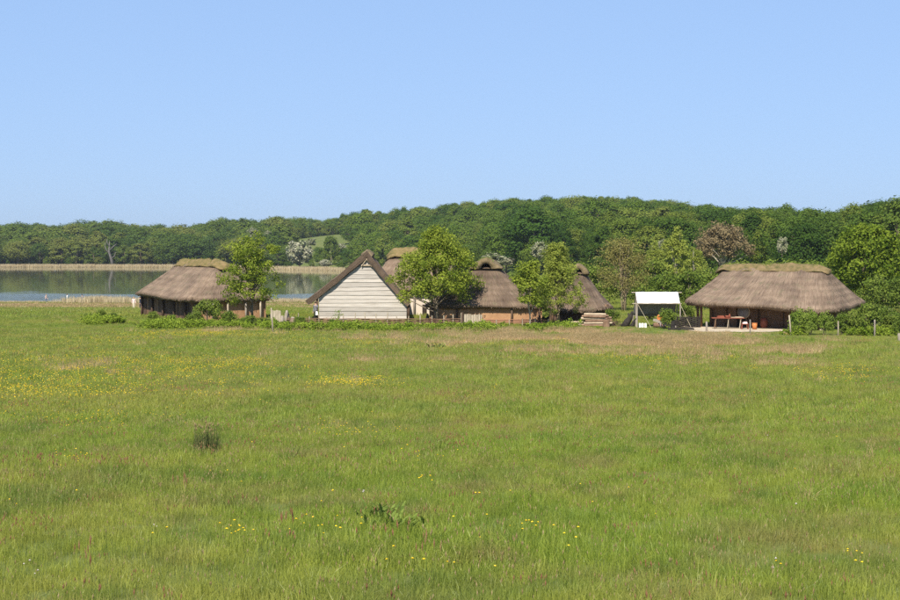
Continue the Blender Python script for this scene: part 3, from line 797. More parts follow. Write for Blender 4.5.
def named_trees():
    # hawthorns in white blossom on the far slopes
    hp = [make_tree('hawthorn', 70 + i, 6, 3.0, 0.3, 46, 46, 0.42, L_BLOSSOM, BARK, 0.15, 'round', 0.28, limbs=6, lo=.5) for i in range(3)]
    spots = [(253, 240, 735, 7, .8, 'on the far bank above the thatched hut roof'), (268, 241, 740, 6, .8, 'on the far bank above the small fruit tree'), (300, 271, 684, 14, 1.1, 'large, on the lake bank left of the plank gable'),
             (292, 262, 735, 6, 1, 'small, behind the large blossoming hawthorn'), (325, 272, 668, 5, 1.3, 'low, at the water edge beside the plank gable'), (311, 247, 800, 5, 1.5, 'below the open pasture on the hill'),
             (341, 255, 700, 6, 1, 'right of the round dark tree on the slope'), (507, 247, 470, 6.5, .75, 'high in the hillside wood'), (517, 241, 500, 4.5, .9, 'smaller, high in the hillside wood'), (493, 266, 330, 3.2, 1.7, 'just above the smoke hole of the middle hut'),
             (508, 268, 400, 3.4, 1.2, 'right of the middle hut ridge'), (540, 262, 240, 3.6, 1.0, 'behind the leafy birch'), (619, 236, 380, 3.2, 1.2, 'above the bare branched willow'), (663, 254, 300, 3.5, .7, 'slim, among pale birches behind the awning'), (782, 257, 240, 3.6, .6, 'slim, above the turfed ridge of the open fronted house')]
    for i, (p, q, Y, H, wd, lab) in enumerate(spots):
        b = at(p, q, Y); g = float(h(b.x, Y))
        s = H / 6
        plant_tree('hawthorn_tree', hp[i % 3], 'white blossoming hawthorn ' + lab, 'tree', (b.x, Y, max(b.z, g - .5) if b.z > g else g), i * 1.3, (s * wd, s * wd, s), 'hawthorns in blossom')
    # round dark tree on the slope
    m = make_tree('slope_tree', 90, 14, 7, 0.5, 80, 60, 0.6, L_WOOD, BARK, .3, 'round', .25, lo=.6)
    g = onx(331, 690); plant_tree('deciduous_tree', m, 'round dark green tree standing alone on the slope above the plank gable', 'tree', g, 0, (0.75, .75, 1.05))
    # copper-brown tree in front of the wood
    m = make_tree('copper_tree', 91, 11.2, 5.9, 3.4, 110, 75, 0.28, L_BROWN, BARK_PALE, .34, 'wide', .2, limbs=26, lo=.5)
    g = onx(722, 236); plant_tree('copper_tree', m, 'brown leaved spreading tree with pale trunk in front of the wood', 'tree', g, .4, (1, 1, 1.06))
    # dead snag at the far shore
    t = thing('dead_tree', 'bare grey dead tree leaning at the far lake shore', 'tree', onx(111, 772))
    mb = MB(); mb.tube([(1.2, 0, -.5), (.2, 0, 4), (-1, 0, 8), (-.6, 0, 14)], [1.0, .75, .6, .15], 7)
    mb.build('trunk', BARK_GREY, t, True)
    for a in (((-.4, 0, 6), (-3, .3, 10), (-3.2, .2, 13)), ((-.9, 0, 8.5), (1.6, -.3, 11), (3.4, 0, 12.5)), ((-.7, 0, 11), (-2.2, 0, 13.5), (-2.0, 0, 15)), ((.3, 0, 4.2), (2.2, 0, 6), (2.6, 0, 8)), ((1.2, 0, -.3), (2.6, 0, 1), (3.4, 0, .2))):
        MB().tube(a, [.42, .3, .1], 5).build('branch', BARK_GREY, t, True)
    # ---- trees among the houses
    m = make_tree('fruit_tree', 101, 7.9, 3.05, 0.7, 120, 84, 0.125, L_APPLE, BARK, .11, 'round', .18, limbs=40, lo=.22)
    plant_tree('fruit_tree', m, 'loose crowned young tree in front of the clay walled end of the left hut', 'tree', onx(252, 119.5), 0.5)
    m = make_tree('leafy_tree', 102, 8.6, 3.45, 0.95, 210, 125, 0.125, L_APPLE, BARK, .19, 'cone', .185, limbs=34, lo=.35)
    plant_tree('leafy_tree', m, 'dense leafy tree between the plank gable and the middle hut', 'tree', onx(437, 117.5), 1.1)
    m = make_tree('maple_tree', 103, 5.6, 1.8, 1.2, 48, 105, 0.13, L_APPLE, POSTW, .08, 'round', .28, limbs=16, lo=.3)
    plant_tree('maple_tree', m, 'small broad leaved tree with a thin pale trunk beside the middle hut', 'tree', onx(530, 113.5), 2.0)
    m = make_tree('birch_tree', 104, 7.2, 2.6, 0.2, 300, 55, 0.10, L_BIRCH, BARK_TAN, .07, 'cone', .15, limbs=40, lo=.2, stems=3, droop=.25)
    plant_tree('birch_tree', m, 'pale green birch hiding the left side of the small hut', 'tree', onx(557, 117), .6)
    m = make_tree('willow_tree', 105, 7.8, 3.1, 0.6, 150, 52, 0.11, L_CATKIN, BARK_TAN, .075, 'round', .24, limbs=90, lo=.3, stems=7)
    plant_tree('willow_tree', m, 'thin leaved willow with pale bare stems right of the small hut', 'tree', onx(623, 142), .2, (1.05, 1.05, 1.03))
    m = make_tree('oak_tree', 106, 9.3, 4.6, 0.4, 190, 120, 0.22, L_OAK, BARK, .28, 'round', .21, limbs=24, lo=.45)
    plant_tree('oak_tree', m, 'large bright green tree behind the right end of the open fronted house', 'tree', onx(866, 146), .9)
    # paler trees and scrub between the village and the wood
    bp = [make_tree('pale_birch', 110 + i, 9.5, 2.6, 0.8, 90, 60, 0.17, L_BIRCH, BARK_PALE, .12, 'cone', .24, limbs=18, lo=.3, stems=1 + i, droop=.2) for i in range(2)]
    for i, (p, Y, s, lab) in enumerate([(676, 176, 1.05, 'tall pale green birch behind the white awning'), (695, 190, .8, 'shorter pale green birch behind the white awning, nearer the house roof'), (655, 200, .9, 'pale green birch behind the willow'), (558, 175, .85, 'pale green birch tip rising behind the leafy birch')]):
        plant_tree('birch_tree', bp[i % 2], lab, 'tree', onx(p, Y), i * 1.7, s)
    sp = [make_tree('scrub', 120 + i, 4.2, 2.6, 0.05, 60, 60, 0.17, L_SHRUB, BARK, .08, 'round', .27, limbs=8, lo=.35, stems=3) for i in range(3)]
    scr = [(600, 165, 1.15), (640, 160, 1.0), (662, 150, 1.0), (690, 148, 1.05), (708, 150, 1.1), (725, 158, 1.2), (655, 175, 1.35), (742, 165, 1.3), (765, 168, 1.3), (790, 170, 1.35), (812, 170, 1.3), (540, 160, .9), (505, 168, .9),
           (880, 138, .95), (903, 135, 1.0), (925, 140, 1.2), (893, 160, 1.6), (840, 175, 1.5), (580, 180, 1.3), (520, 190, 1.1), (620, 190, 1.3)]
    wh = ['between the small hut and the willow', 'behind the left pole of the awning', 'behind the middle of the awning', 'behind the right pole of the awning', 'between the awning and the long porch house', 'against the left hip of the long porch house', 'behind the pale birch trunks', 'behind the left of the turfed ridge',
          'behind the turfed ridge below the brown leaved tree', 'behind the middle of the turfed ridge', 'behind the right of the turfed ridge', 'behind the smoke hole hut and the maple', 'behind the middle hut ridge', 'under the large bright green tree', 'right beside the large bright green tree', 'past the large bright green tree',
          'behind the large bright green tree', 'between the turfed ridge and the large bright green tree', 'behind the small hut peak', 'behind the middle hut and the maple', 'behind the thin leaved willow']
    scl_ = ['bushy green scrub ' + t for t in wh]
    for i, (p, Y, s) in enumerate(scr):
        plant_tree('scrub_bush', sp[i % 3], scl_[i], 'bush', onx(p, Y), i * 2.1, s, 'scrub behind the houses')
    # bushes along the front of the village
    fp = [make_tree('bush', 130 + i, 1.9, 1.15, 0.0, 34, 60, 0.105, L_WEEPY if i == 0 else L_SHRUB, BARK, .035, 'round', .32, limbs=8, lo=.3, stems=3) for i in range(3)]
    fp.append(make_tree('sapling', 139, 1.9, .9, .3, 16, 16, .10, L_WEEPY, BARK, .02, 'round', .3, limbs=8, lo=.3))
    fr = [(208, 116.5, 1, 1.2, 'leafy bush at the near corner of the left hut'), (194, 114.5, 2, .75, 'low bush before the dark timber wall of the left hut'), (153, 121, 1, .55, 'low bush at the far left end of the left hut'), (172, 118, 2, .5, 'low bush in the middle before the dark timber wall'),
          (101, 124, 1, .55, 'low bush in the open grass left of the huts'), (113, 123, 2, .45, 'smaller low bush beside another in the open grass left of the huts'), (228, 114, 1, .75, 'bush under the left side of the loose crowned young tree'), (249, 113, 2, .62, 'dark bush at the foot of the loose crowned young tree'),
          (300, 113.5, 1, .5, 'low bush before the stump pile'), (333, 113.5, 2, .42, 'low bush before the left part of the plank gable'),
          (798, 101.5, 0, .82, 'upright yellow green bush nearest the gravel yard'), (811, 101, 0, .8, 'upright yellow green bush, second from the gravel yard'), (826, 101, 0, .72, 'upright yellow green bush before the leaning pale plank'), (843, 101, 2, .75, 'dull green bush between upright bushes and the round one'),
          (870, 100.5, 1, 1.3, 'large round bush before the right end of the open fronted house'), (858, 101, 1, .85, 'smaller bush against the large round one'), (893, 101, 2, .9, 'bush behind the last field post'), (905, 99, 1, .9, 'bush past the last field post'), (888, 107, 2, 1.1, 'bush behind the large round one'),
          (667, 111.5, 1, .9, 'bush growing in front of the awning'), (684, 121, 1, 1.0, 'bush between the awning and the open fronted house'), (650, 124, 2, .9, 'bush behind the awning'), (612, 121, 2, .7, 'bush behind the timber pile'), (338, 116.2, 3, .62, 'spindly sapling in front of the plank gable')]
    for i, (p, Y, v, s, lab) in enumerate(fr):
        ss = (s * .9, s * .9, s * 1.2) if 'spindly' in lab else ((s * .85, s * .85, s * 1.3) if 'upright' in lab else (s, s, s)) 
        plant_tree('bush', fp[v], lab, 'bush', onx(p, Y), i * 1.9, ss, 'bushes along the village edge')
named_trees()

# reeds and weeds
def reeds():
    S = np.random.default_rng(21)
    rp = [tuft(600 + i, 50, 1.6, 1.1, 2.1, 0.09, [G_REED], 0.12) for i in range(3)]
    # far bank
    p = S.uniform(-60, 345, 1500); sh = np.interp(p, PX, SHORE)
    Y = sh + S.uniform(-13, -4, len(p)); x = (p - 450) / FPX * Y
    z = np.maximum(h(x, Y), WATER_Z - .1)
    scatter('far_reed_bed', np.stack([x, Y, z], -1), rand_rot(S, len(p), .03), S.uniform(.7, 1.2, len(p)), S.integers(0, 3, len(p)), rp, 'pale straw coloured reeds along the far bank of the lake', 'reeds')
    # near bank
    p = np.concatenate([S.uniform(-60, 90, 420), S.normal(102, 16, 200), S.uniform(80, 345, 500)])
    Y = np.concatenate([S.uniform(261, 267, 420), S.uniform(250, 268, 200), S.uniform(260, 268, 500)]); x = (p - 450) / FPX * Y
    sc_ = np.concatenate([S.uniform(.15, .3, 420), S.uniform(.25, .85, 200), S.uniform(.35, .6, 500)])
    scatter('near_reed_bed', np.stack([x, Y, np.maximum(h(x, Y), WATER_Z - .1)], -1), rand_rot(S, len(p), .05), sc_, S.integers(0, 3, len(p)), rp, 'low straw coloured reeds along the near shore', 'reeds')
    # dry grass belt before the shore
    dp = [tuft(620 + i, 60, 1.0, .10, .26, 0.05, [G_DRY, G_SEED], 0.3, 6, .02, 3) for i in range(2)]
    p = S.uniform(-60, 330, 2200); Y = S.uniform(206, 242, 2200); x = (p - 450) / FPX * Y
    k = fbm(x / 14, Y / 14, 3) > .36; x, Y = x[k], Y[k]
    scatter('shore_grass', np.stack([x, Y, h(x, Y)], -1), rand_rot(S, len(x)), S.uniform(.7, 1.2, len(x)), S.integers(0, 2, len(x)), dp, 'dry tan grass belt before the near lake shore', 'grass')
    # nettles and rank weeds along the village fence
    def weed(seed):
        rng = np.random.default_rng(seed)
        C = np.stack([rng.normal(0, .3, 9), rng.normal(0, .3, 9), rng.uniform(.08, .5, 9)], -1)
        V, Q, t = leaf_cloud(rng, C, np.full(9, .16), 30, .07)
        return mesh_np('weed', V, Q, G_NETTLE, None, t)
    wp = [weed(640 + i) for i in range(4)]
    p = np.concatenate([S.uniform(85, 300, 900), S.uniform(280, 600, 1400), S.uniform(785, 960, 500)])
    Y = np.concatenate([109.5 + 6 * S.uniform(0, 1, 900), 105.5 + 4.5 * S.uniform(0, 1, 1400), 99 + 2.5 * S.uniform(0, 1, 500)])
    Y = Y + np.where(p < 150, (150 - p) * .12, 0)
    x = (p - 450) / FPX * Y
    k = fbm(x / 2.5, Y / 2.5, 8) > .50; x, Y, p = x[k], Y[k], p[k]
    scatter('weed_bank', np.stack([x, Y, h(x, Y)], -1), rand_rot(S, len(x)), S.uniform(.5, 1.25, len(x)) * (.6 + .8 * fbm(x / 2.0, Y / 2.0, 81)), S.integers(0, 4, len(x)), wp, 'rank green nettles and weeds along the village edge', 'weeds')
reeds()

# ------------------------------------------------------------------ thatched houses
def noise1(t, seed, per=7):
    return sum(math.sin(t * k + seed * 1.7 * k) / k for k in range(2, per)) * 0.4

def set_uv(me, uv):
    l = me.uv_layers.new(name='slope')
    li = np.empty(len(me.loops), np.int32); me.loops.foreach_get('vertex_index', li)
    l.data.foreach_set('uv', np.asarray(uv, np.float32)[li].ravel())

def hip_roof(name, parent, L, W, ze, zr, rh, topw, m, seed=0, thick=0.36, sag=0.25, eave=None, ex=6.0, ins=1.6):
    """hipped thatched roof, long axis along local x; eave height ze, ridge zr, ridge half length rh"""
    n = 220; rings = 22
    V = []; UV = []
    rnd = random.Random(seed)
    jit = [rnd.uniform(-.035, .035) for _ in range(n)]
    T = [2 * math.pi * k / n for k in range(n)]
    def pt(t, ax, by, e):
        c, s = math.cos(t), math.sin(t)
        return ax * math.copysign(abs(c) ** (2 / e), c), by * math.copysign(abs(s) ** (2 / e), s)
    # arc length of the eave for the texture
    arc = [0]
    for k in range(1, n + 1):
        a = pt(T[k - 1], L / 2, W / 2, ex); b = pt(T[k % n], L / 2, W / 2, ex)
        arc.append(arc[-1] + math.hypot(a[0] - b[0], a[1] - b[1]))
    def ez(k):
        x, y = pt(T[k], L / 2, W / 2, ex)
        return ze + (eave(x, y) if eave else 0) + noise1(T[k], seed) * 0.10 + jit[k]
    slope = math.hypot(zr - ze, W / 2 - topw)
    prof = []
    # under side first (inner edge of soffit), then the eave lip, then up to the ridge
    inn = [(ins, 0.55 * ins / 1.0, 0), (0.14, -thick * 0.9, 0)]
    for (d, dz, _) in inn:
        for k in range(n):
            x, y = pt(T[k], L / 2 - d, W / 2 - d, ex)
            V.append((x, y, ez(k) + dz - (0.25 if d > 1 else 0))); UV.append((arc[k], -d))
    for r in range(rings + 1):
        s = r / rings
        for k in range(n):
            ax = L / 2 + (rh - L / 2) * s; by = W / 2 + (topw - W / 2) * s
            e = ex + (2.6 - ex) * min(1, s * 1.0) if False else ex
            x, y = pt(T[k], ax, by, e)
            z = ez(k) * (1 - s) + zr * s - sag * math.sin(math.pi * s) + 0.05 * math.sin(T[k] * 9 + s * 7 + seed) * (1 - s) * s * 3
            bl = (float(vnoise(arc[k] * .7, s * 4, seed)) - .5) * 0.22 * (1 - s) + (float(vnoise(arc[k] * 2.5, s * 9, seed + 1)) - .5) * 0.10 * (1 - s * .7)
            V.append((x, y, z + bl)); UV.append((arc[k], s * slope))
    F = []
    tot = len(inn) + rings + 1
    for r in range(tot - 1):
        for k in range(n):
            k2 = (k + 1) % n
            F.append((r * n + k, r * n + k2, (r + 1) * n + k2, (r + 1) * n + k))
    F.append(tuple((tot - 1) * n + k for k in range(n)))
    me = bpy.data.meshes.new(name); me.from_pydata(V, [], F); me.materials.append(m)
    me.polygons.foreach_set('use_smooth', np.ones(len(F), bool)); set_uv(me, UV); me.update()
    ro = obj(name, me, parent)
    # ragged straw ends hanging from the eave
    rg = np.random.default_rng(seed); A = np.array(V[2 * n:3 * n]); ns = 1500
    f = rg.uniform(0, n, ns); i0 = f.astype(int) % n; w_ = (f - np.floor(f))[:, None]
    Pp = A[i0] * (1 - w_) + A[(i0 + 1) % n] * w_
    tg = A[(i0 + 1) % n] - A[i0]; tg /= np.linalg.norm(tg, axis=1)[:, None]
    out = np.stack([tg[:, 1], -tg[:, 0], 0 * f], -1)
    ln = rg.uniform(.05, .24, ns)[:, None]; wd_ = rg.uniform(.012, .035, ns)[:, None]
    up = Pp - out * rg.uniform(.02, .2, ns)[:, None] + np.array([0, 0, .05]); dn = Pp + out * rg.uniform(-.08, .09, ns)[:, None] - np.array([0, 0, 1]) * ln
    VV = np.stack([up - tg * wd_, up + tg * wd_, dn + tg * wd_ * .4, dn - tg * wd_ * .4], 1).reshape(-1, 3)
    sm = mesh_np('eave_straw', VV, np.arange(ns * 4).reshape(-1, 4), m)
    set_uv(sm, np.stack([np.repeat(f * .37, 4), np.tile([.2, .2, 0, 0], ns)], -1))
    obj('eave_straw', sm, ro)['kind'] = 'stuff'
    return ro

def ridge_cap(parent, x0, x1, z, wd, hh, m, seed=0, hole=False, roof=None, curve=0.0):
    """turf/thatch cap over the ridge; hole=True leaves a smoke hole tunnel in the x0 end"""
    rnd = random.Random(seed); nx = 28; na = 14
    V = []; F = []
    def prof(k, w_, h_):
        u = -1 + 2 * k / na
        return u * w_, h_ * (1 - abs(u) ** (1.4 if hole else 1.6))
    for i in range(nx + 1):
        f = i / nx; x = x0 + (x1 - x0) * f
        ef = (1 - min(1, min(f, 1 - f) * 7)) ** 2 * (0 if (hole and f < .5) else 1)
        lift = curve * (abs(f - .5) * 2) ** 2 - ef * hh * .45
        for k in range(na + 1):
            y, zz = prof(k, wd * (1 - .35 * ef), hh * (1 - .25 * ef))
            j = (float(vnoise(x * 1.5 + k * .15, k * .35, seed)) - .5) * 0.42 + (float(vnoise(x * 5, k * .9, seed + 3)) - .5) * .2
            V.append((x + (float(vnoise(k * .7, i, seed + 9)) - .5) * .25 * (1 if i in (0, nx) else 0), y * (1 + j * .4), z + zz + j * .6 + lift))
    for i in range(nx):
        for k in range(na):
            a = i * (na + 1) + k
            F.append((a, a + 1, a + na + 2, a + na + 1))
        F.append((i * (na + 1) + na, i * (na + 1), (i + 1) * (na + 1), (i + 1) * (na + 1) + na))
    b = nx * (na + 1)
    F.append(tuple(b + k for k in range(na + 1)))
    if not hole:
        F.append(tuple(range(na, -1, -1)))
    else:
        s = len(V)
        for dx in (0.06, 1.9):
            for k in range(na + 1):
                a = math.pi * k / na
                V.append((x0 + dx, -wd * .30 * math.cos(a), z - .02 + hh * .52 * math.sin(a)))
        for k in range(na):
            F.append((k, s + k, s + k + 1, k + 1))
            F.append((s + k, s + na + 1 + k, s + na + 2 + k, s + k + 1))
        F.append(tuple(s + na + 1 + k for k in range(na + 1)))
    me = bpy.data.meshes.new('ridge_cap'); me.from_pydata(V, [], F); me.materials.append(m)
    me.polygons.foreach_set('use_smooth', np.ones(len(F), bool)); me.update()
    return obj('ridge_cap', me, parent if roof is None else roof)

def ridge_grass(parent, x0, x1, z, wd, hh, n, seed, hmax=.35):
    rng = np.random.default_rng(seed)
    x = rng.uniform(x0, x1, n); a = rng.uniform(.15, .85, n) * np.pi
    bx = x; by = -wd * np.cos(a)
    V, Q, T, tips = blades(rng, n, 1, .1, hmax, .035, .4, (bx, by))
    V[:, 2] += np.repeat(z + hh * np.sin(a) - .05, 5)
    t = rng.uniform(0, 1, n)
    o = obj('ridge_grass', mesh_np('ridge_grass', V, [Q, T], G_GRASS, None, np.concatenate([t, t])), parent)
    return tag(o, None, None, None, 'stuff')

def wall_ring(parent, L, W, z1, m, t=.18, cx=0, cy=0, names=('front', 'back', 'left', 'right'), z0=-.3):
    out = []
    for (c, d) in (((cx, cy - W / 2, 0), (L, t)), ((cx, cy + W / 2, 0), (L, t)), ((cx - L / 2 + t / 2, cy, 0), (t, W - t)), ((cx + L / 2 - t / 2, cy, 0), (t, W - t))):
        o = MB().box((c[0], c[1], (z0 + z1) / 2), (d[0], d[1], z1 - z0)).build('wall', m, parent); out.append(o)
    return out

def axis_rot(ax): return math.atan2(ax[1], ax[0])

# --- left hut (long axis runs back to the left)
def left_hut():
    ctr = Vector((-23.0, 131.0)); 
    t = thing('thatched_hut', 'thatched hut with dark timber long wall and orange clay end, nearest the lake', 'hut', (ctr.x, ctr.y, float(h(ctr.x, ctr.y))), math.atan2(.80, -.60), 'thatched houses')
    # local x = back-left axis, local y = (-.8,-.6) rotated: the sunny long side
    L, W = 13.2, 8.8
    roof = hip_roof('roof', t, L, W, 1.93, 5.0, 4.3, .55, THATCH, 3, sag=.12, eave=lambda x, y: .34 * float(sstep(-3, 6.5, x)))
    ridge_cap(t, -4.9, 4.7, 4.72, 1.0, .64, MOSS, 4, roof=roof)
    ridge_grass(roof, -4.4, 4.3, 4.62, .6, .85, 160, 5, .2)
    wl, ww = 12.0, 6.5
    zt = 2.1
    # long sunny side (local +y): upright timbers, one by one
    rnd = random.Random(2); x = -wl / 2
    while x < wl / 2 - .1:
        wdt = min(rnd.uniform(.32, .5), wl / 2 - x)
        MB().box((x + wdt / 2, ww / 2 + rnd.uniform(-.02, .03), zt / 2 - .1), (wdt - .03, .10, zt + .2)).build('plank', TIMBER_RED if rnd.random() < .25 else TIMBER, t)
        x += wdt
    MB().box((0, ww / 2 - .09, zt / 2 - .1), (wl, .06, zt + .2)).build('wall', TIMBER, t)
    for k in range(6):
        xx = -wl / 2 + .3 + k * (wl - .6) / 5
        MB().tube([(xx, ww / 2 + .2, -.2), (xx, ww / 2 + .18, 1.85)], .11, 7).build('post', TIMBER, t, True)
    MB().box((0, -ww / 2, zt / 2), (wl, .18, zt + .3)).build('wall', CLAY, t)
    for s in (-1, 1):
        MB().box((s * (wl / 2 - .09), 0, zt / 2 - .05), (.18, ww - .3, zt + .2)).build('wall', CLAY, t)
    for y in (-2.6, -1.1, .7, 2.2):       # posts before the clay end
        MB().tube([(-wl / 2 - .36, y, -.2), (-wl / 2 - .30, y, 1.8)], .09, 7).build('post', GREYW if y in (-1.1, 2.2) else POSTW, t, True)
    # leaning props at the far end
    for y in (2.6, 1.4):
        MB().tube([(wl / 2 + .6, y + .5, -.2), (wl / 2 + .25, y + .4, 1.8)], .12, 6).build('brace', TIMBER, t, True)
left_hut()

# --- white plank gable house
def gable_house():
    Y = 125.0
    gx = lambda p: (p - 450) / FPX * Y
    x0 = gx(364.5)
    base = float(h(x0, Y))
    rz = R(2.5)
    t = thing('plank_house', 'house with pale horizontal plank gable under a steep dark thatched roof', 'house', (x0, Y, base), rz, 'thatched houses')
    zpx = lambda q: CAM_Z - (q - 248) / FPX * Y - base
    xl, xr = gx(319) - x0, gx(406.5) - x0
    ap = (gx(366.5) - x0, zpx(259.5))
    wl, wr = zpx(297.5), zpx(298.5)
    # planks, each lapping the one below
    nz = 13; z = 0.0; rnd = random.Random(8)
    zs = [0.12]
    while zs[-1] < ap[1] - .35: zs.append(zs[-1] + rnd.uniform(.31, .42))
    zs.append(ap[1])
    def lim(z):
        a = xl if z < wl else xl + (ap[0] - xl) * (z - wl) / (ap[1] - wl)
        b = xr if z < wr else xr + (ap[0] - xr) * (z - wr) / (ap[1] - wr)
        return a, b
    for i in range(len(zs) - 1):
        a, b = zs[i], zs[i + 1] + .0
        la, ra = lim(a); lb, rb = lim(b)
        j = rnd.uniform(-.05, .05); k = rnd.uniform(-.05, .05)
        cut = []
        if a < wl < b: cut = []
        yb, yt = -.06 + rnd.uniform(-.012, .012), -.02
        Vv = [(la, yb, a - .035 + j), (ra, yb, a - .035 + k), (rb, yt, b), (lb, yt, b), (la, yb + .05, a - .035 + j), (ra, yb + .05, a - .035 + k), (rb, yt + .05, b), (lb, yt + .05, b)]
        o = MB().add(Vv, [(0, 1, 2, 3), (7, 6, 5, 4), (0, 4, 5, 1), (1, 5, 6, 2), (2, 6, 7, 3), (3, 7, 4, 0)]).build('plank', PLANK, t)
    Ln = 9.5
    # inner wall behind, side walls, sill beam
    MB().add([(xl, .06, -.2), (xr, .06, -.2), (xr, .06, wr - .1), (ap[0], .06, ap[1] - .1), (xl, .06, wl - .1), (xl, .12, -.2), (xr, .12, -.2), (xr, .12, wr - .1), (ap[0], .12, ap[1] - .1), (xl, .12, wl - .1)],
             [(0, 1, 2, 3, 4), (9, 8, 7, 6, 5), (0, 5, 6, 1), (1, 6, 7, 2), (4, 3, 8, 9)]).build('wall', TIMBER, t)
    for xx in (xl + .1, xr - .1):
        MB().box((xx, Ln / 2 + .1, wl / 2 - .1), (.16, Ln - .2, wl + .1)).build('wall', TIMBER, t)
    MB().box(((xl + xr) / 2, Ln, wl / 2), (xr - xl, .15, wl)).build('wall', TIMBER, t)
    MB().box(((xl + xr) / 2, -.08, -.02), (xr - xl + .1, .26, .2)).build('sill_beam', CLAY_BROWN, t)
    MB().tube([(xr + .18, -.05, -.2), (xr + .16, -.05, wr + .25)], .13, 8).build('corner_post', TIMBER, t, True)
    MB().tube([(xl - .14, -.15, -.2), (xl - .14, -.15, wl + .1)], .08, 8).build('corner_post', TIMBER, t, True)
    # roof: thick thatch extruded along the house
    el = (gx(305.5) - x0, zpx(300.5)); er = (gx(410.5) - x0, zpx(303)); tp = (gx(367) - x0, zpx(250.5))
    def slope(a, b, nrm):
        P = []
        for i in range(13):
            f = i / 12
            P.append((a[0] + (b[0] - a[0]) * f, a[1] + (b[1] - a[1]) * f - .12 * math.sin(math.pi * f)))
        return P
    outer = slope(el, tp, 1) + slope(er, tp, 1)[::-1][1:]
    th = .37
    inner = []
    for (x, z_) in outer:
        f = abs(x - tp[0])
        inner.append((x + (.30 if x < tp[0] - .3 else (-.30 if x > tp[0] + .3 else 0)), z_ - th * (1.0 if f > .4 else 1.25)))
    ring = outer + inner[::-1]
    ny = 26; n = len(ring)
    V = []; UV = []; F = []; rr = random.Random(4)
    for i in range(ny + 1):
        yy = -.34 + (Ln + .8) * i / ny
        for k, (x, z_) in enumerate(ring):
            b = (float(vnoise(yy * 1.1, k * .6, 3)) - .5) * .16 + rr.uniform(-.02, .02)
            V.append((x, yy + (rr.uniform(-.05, .05) if i in (0, ny) else 0), z_ + b)); UV.append((yy, k * .5))
    for i in range(ny):
        for k in range(n):
            k2 = (k + 1) % n
            F.append((i * n + k, i * n + k2, (i + 1) * n + k2, (i + 1) * n + k))
    # the cut thatch ends of the verge
    for e in (0, ny):
        for k in range(len(outer) - 1):
            a, b2, c, d = k, k + 1, n - 2 - k, n - 1 - k
            F.append(tuple(e * n + q for q in ((a, b2, c, d) if e == 0 else (d, c, b2, a))))
    me = bpy.data.meshes.new('roof'); me.from_pydata(V, [], F); me.materials.append(THATCH_DARK)
    set_uv(me, UV); me.update()
    roof = obj('roof', me, t)
    c = ridge_cap(t, .3, Ln + .3, 0, .6, .46, MOSS_DARK, 9, roof=roof)
    c.rotation_euler = (0, 0, R(90)); c.location = (tp[0], 0, tp[1] - .44)
    # crossed lattice of laths in the peak of the gable
    for s in (-1, 1):
        MB().tube([(ap[0] + s * .45, -.22, ap[1] - .62), (ap[0] - s * .05, -.22, ap[1] + .1)], .035, 5).build('gable_lath', LOGPALE, t)
    MB().box((ap[0], -.15, ap[1] - .5), (.9, .05, .12)).build('gable_lath', LOGPALE, t)
gable_house()

# --- tall house behind, pale daub wall
def back_house():
    Y = 137.0; x0 = (419 - 450) / FPX * Y
    t = thing('thatched_house', 'tall thatched house with pale daub wall mostly hidden by the dense leafy tree', 'house', (x0, Y, float(h(x0, Y))), R(-6), 'thatched houses')
    roof = hip_roof('roof', t, 9.6, 8.0, 2.55, 5.9, 2.6, .5, THATCH, 12, sag=.1)
    ridge_cap(t, -3.1, 3.1, 5.5, 1.1, .95, MOSS, 14, roof=roof)
    wall_ring(t, 7.9, 6.4, 3.0, CLAY_PALE)
    MB().box((.95, -3.32, .5), (.42, .08, 1.1)).build('hatch', DARK_OPENING, t)
    for x in (-3.6, 0, 3.6):
        MB().tube([(x, -3.55, -.2), (x, -3.5, 2.6)], .09, 7).build('post', GREYW, t, True)
back_house()

# --- middle hut seen end-on, smoke hole under the cap
def middle_hut():
    Yf = 118.0; L = 13.0; x0 = (487.5 - 450) / FPX * (Yf + L / 2) - .1
    t = thing('thatched_hut', 'thatched hut with a smoke hole facing the meadow and low orange clay wall', 'hut', (x0, Yf + L / 2, float(h(x0, Yf + 3))), R(88), 'thatched houses')
    # local -x faces the camera
    roof = hip_roof('roof', t, L, 10.4, 1.55, 4.75, 3.4, 1.1, THATCH_DARK, 21, thick=.26, sag=.26, ex=8)
    ridge_cap(t, -3.75, 3.6, 4.6, 1.5, .92, MOSS_DARK, 22, hole=True, roof=roof)
    ridge_grass(roof, -3.5, 3.4, 4.6, .9, .95, 120, 23, .2)
    wl, ww = L - 1.0, 9.3
    wall_ring(t, wl, ww, 1.75, CLAY)
    MB().box((-wl / 2 - .06, 0, .12), (.22, ww + .1, .5)).build('wall_footing', CLAY_RED, t)
    for y in (-4.5, -2.2, 2.4, 4.5):
        MB().tube([(-wl / 2 - .2, y, -.1), (-wl / 2 - .15, y, 1.7)], .09, 7).build('post', TIMBER, t, True)
middle_hut()

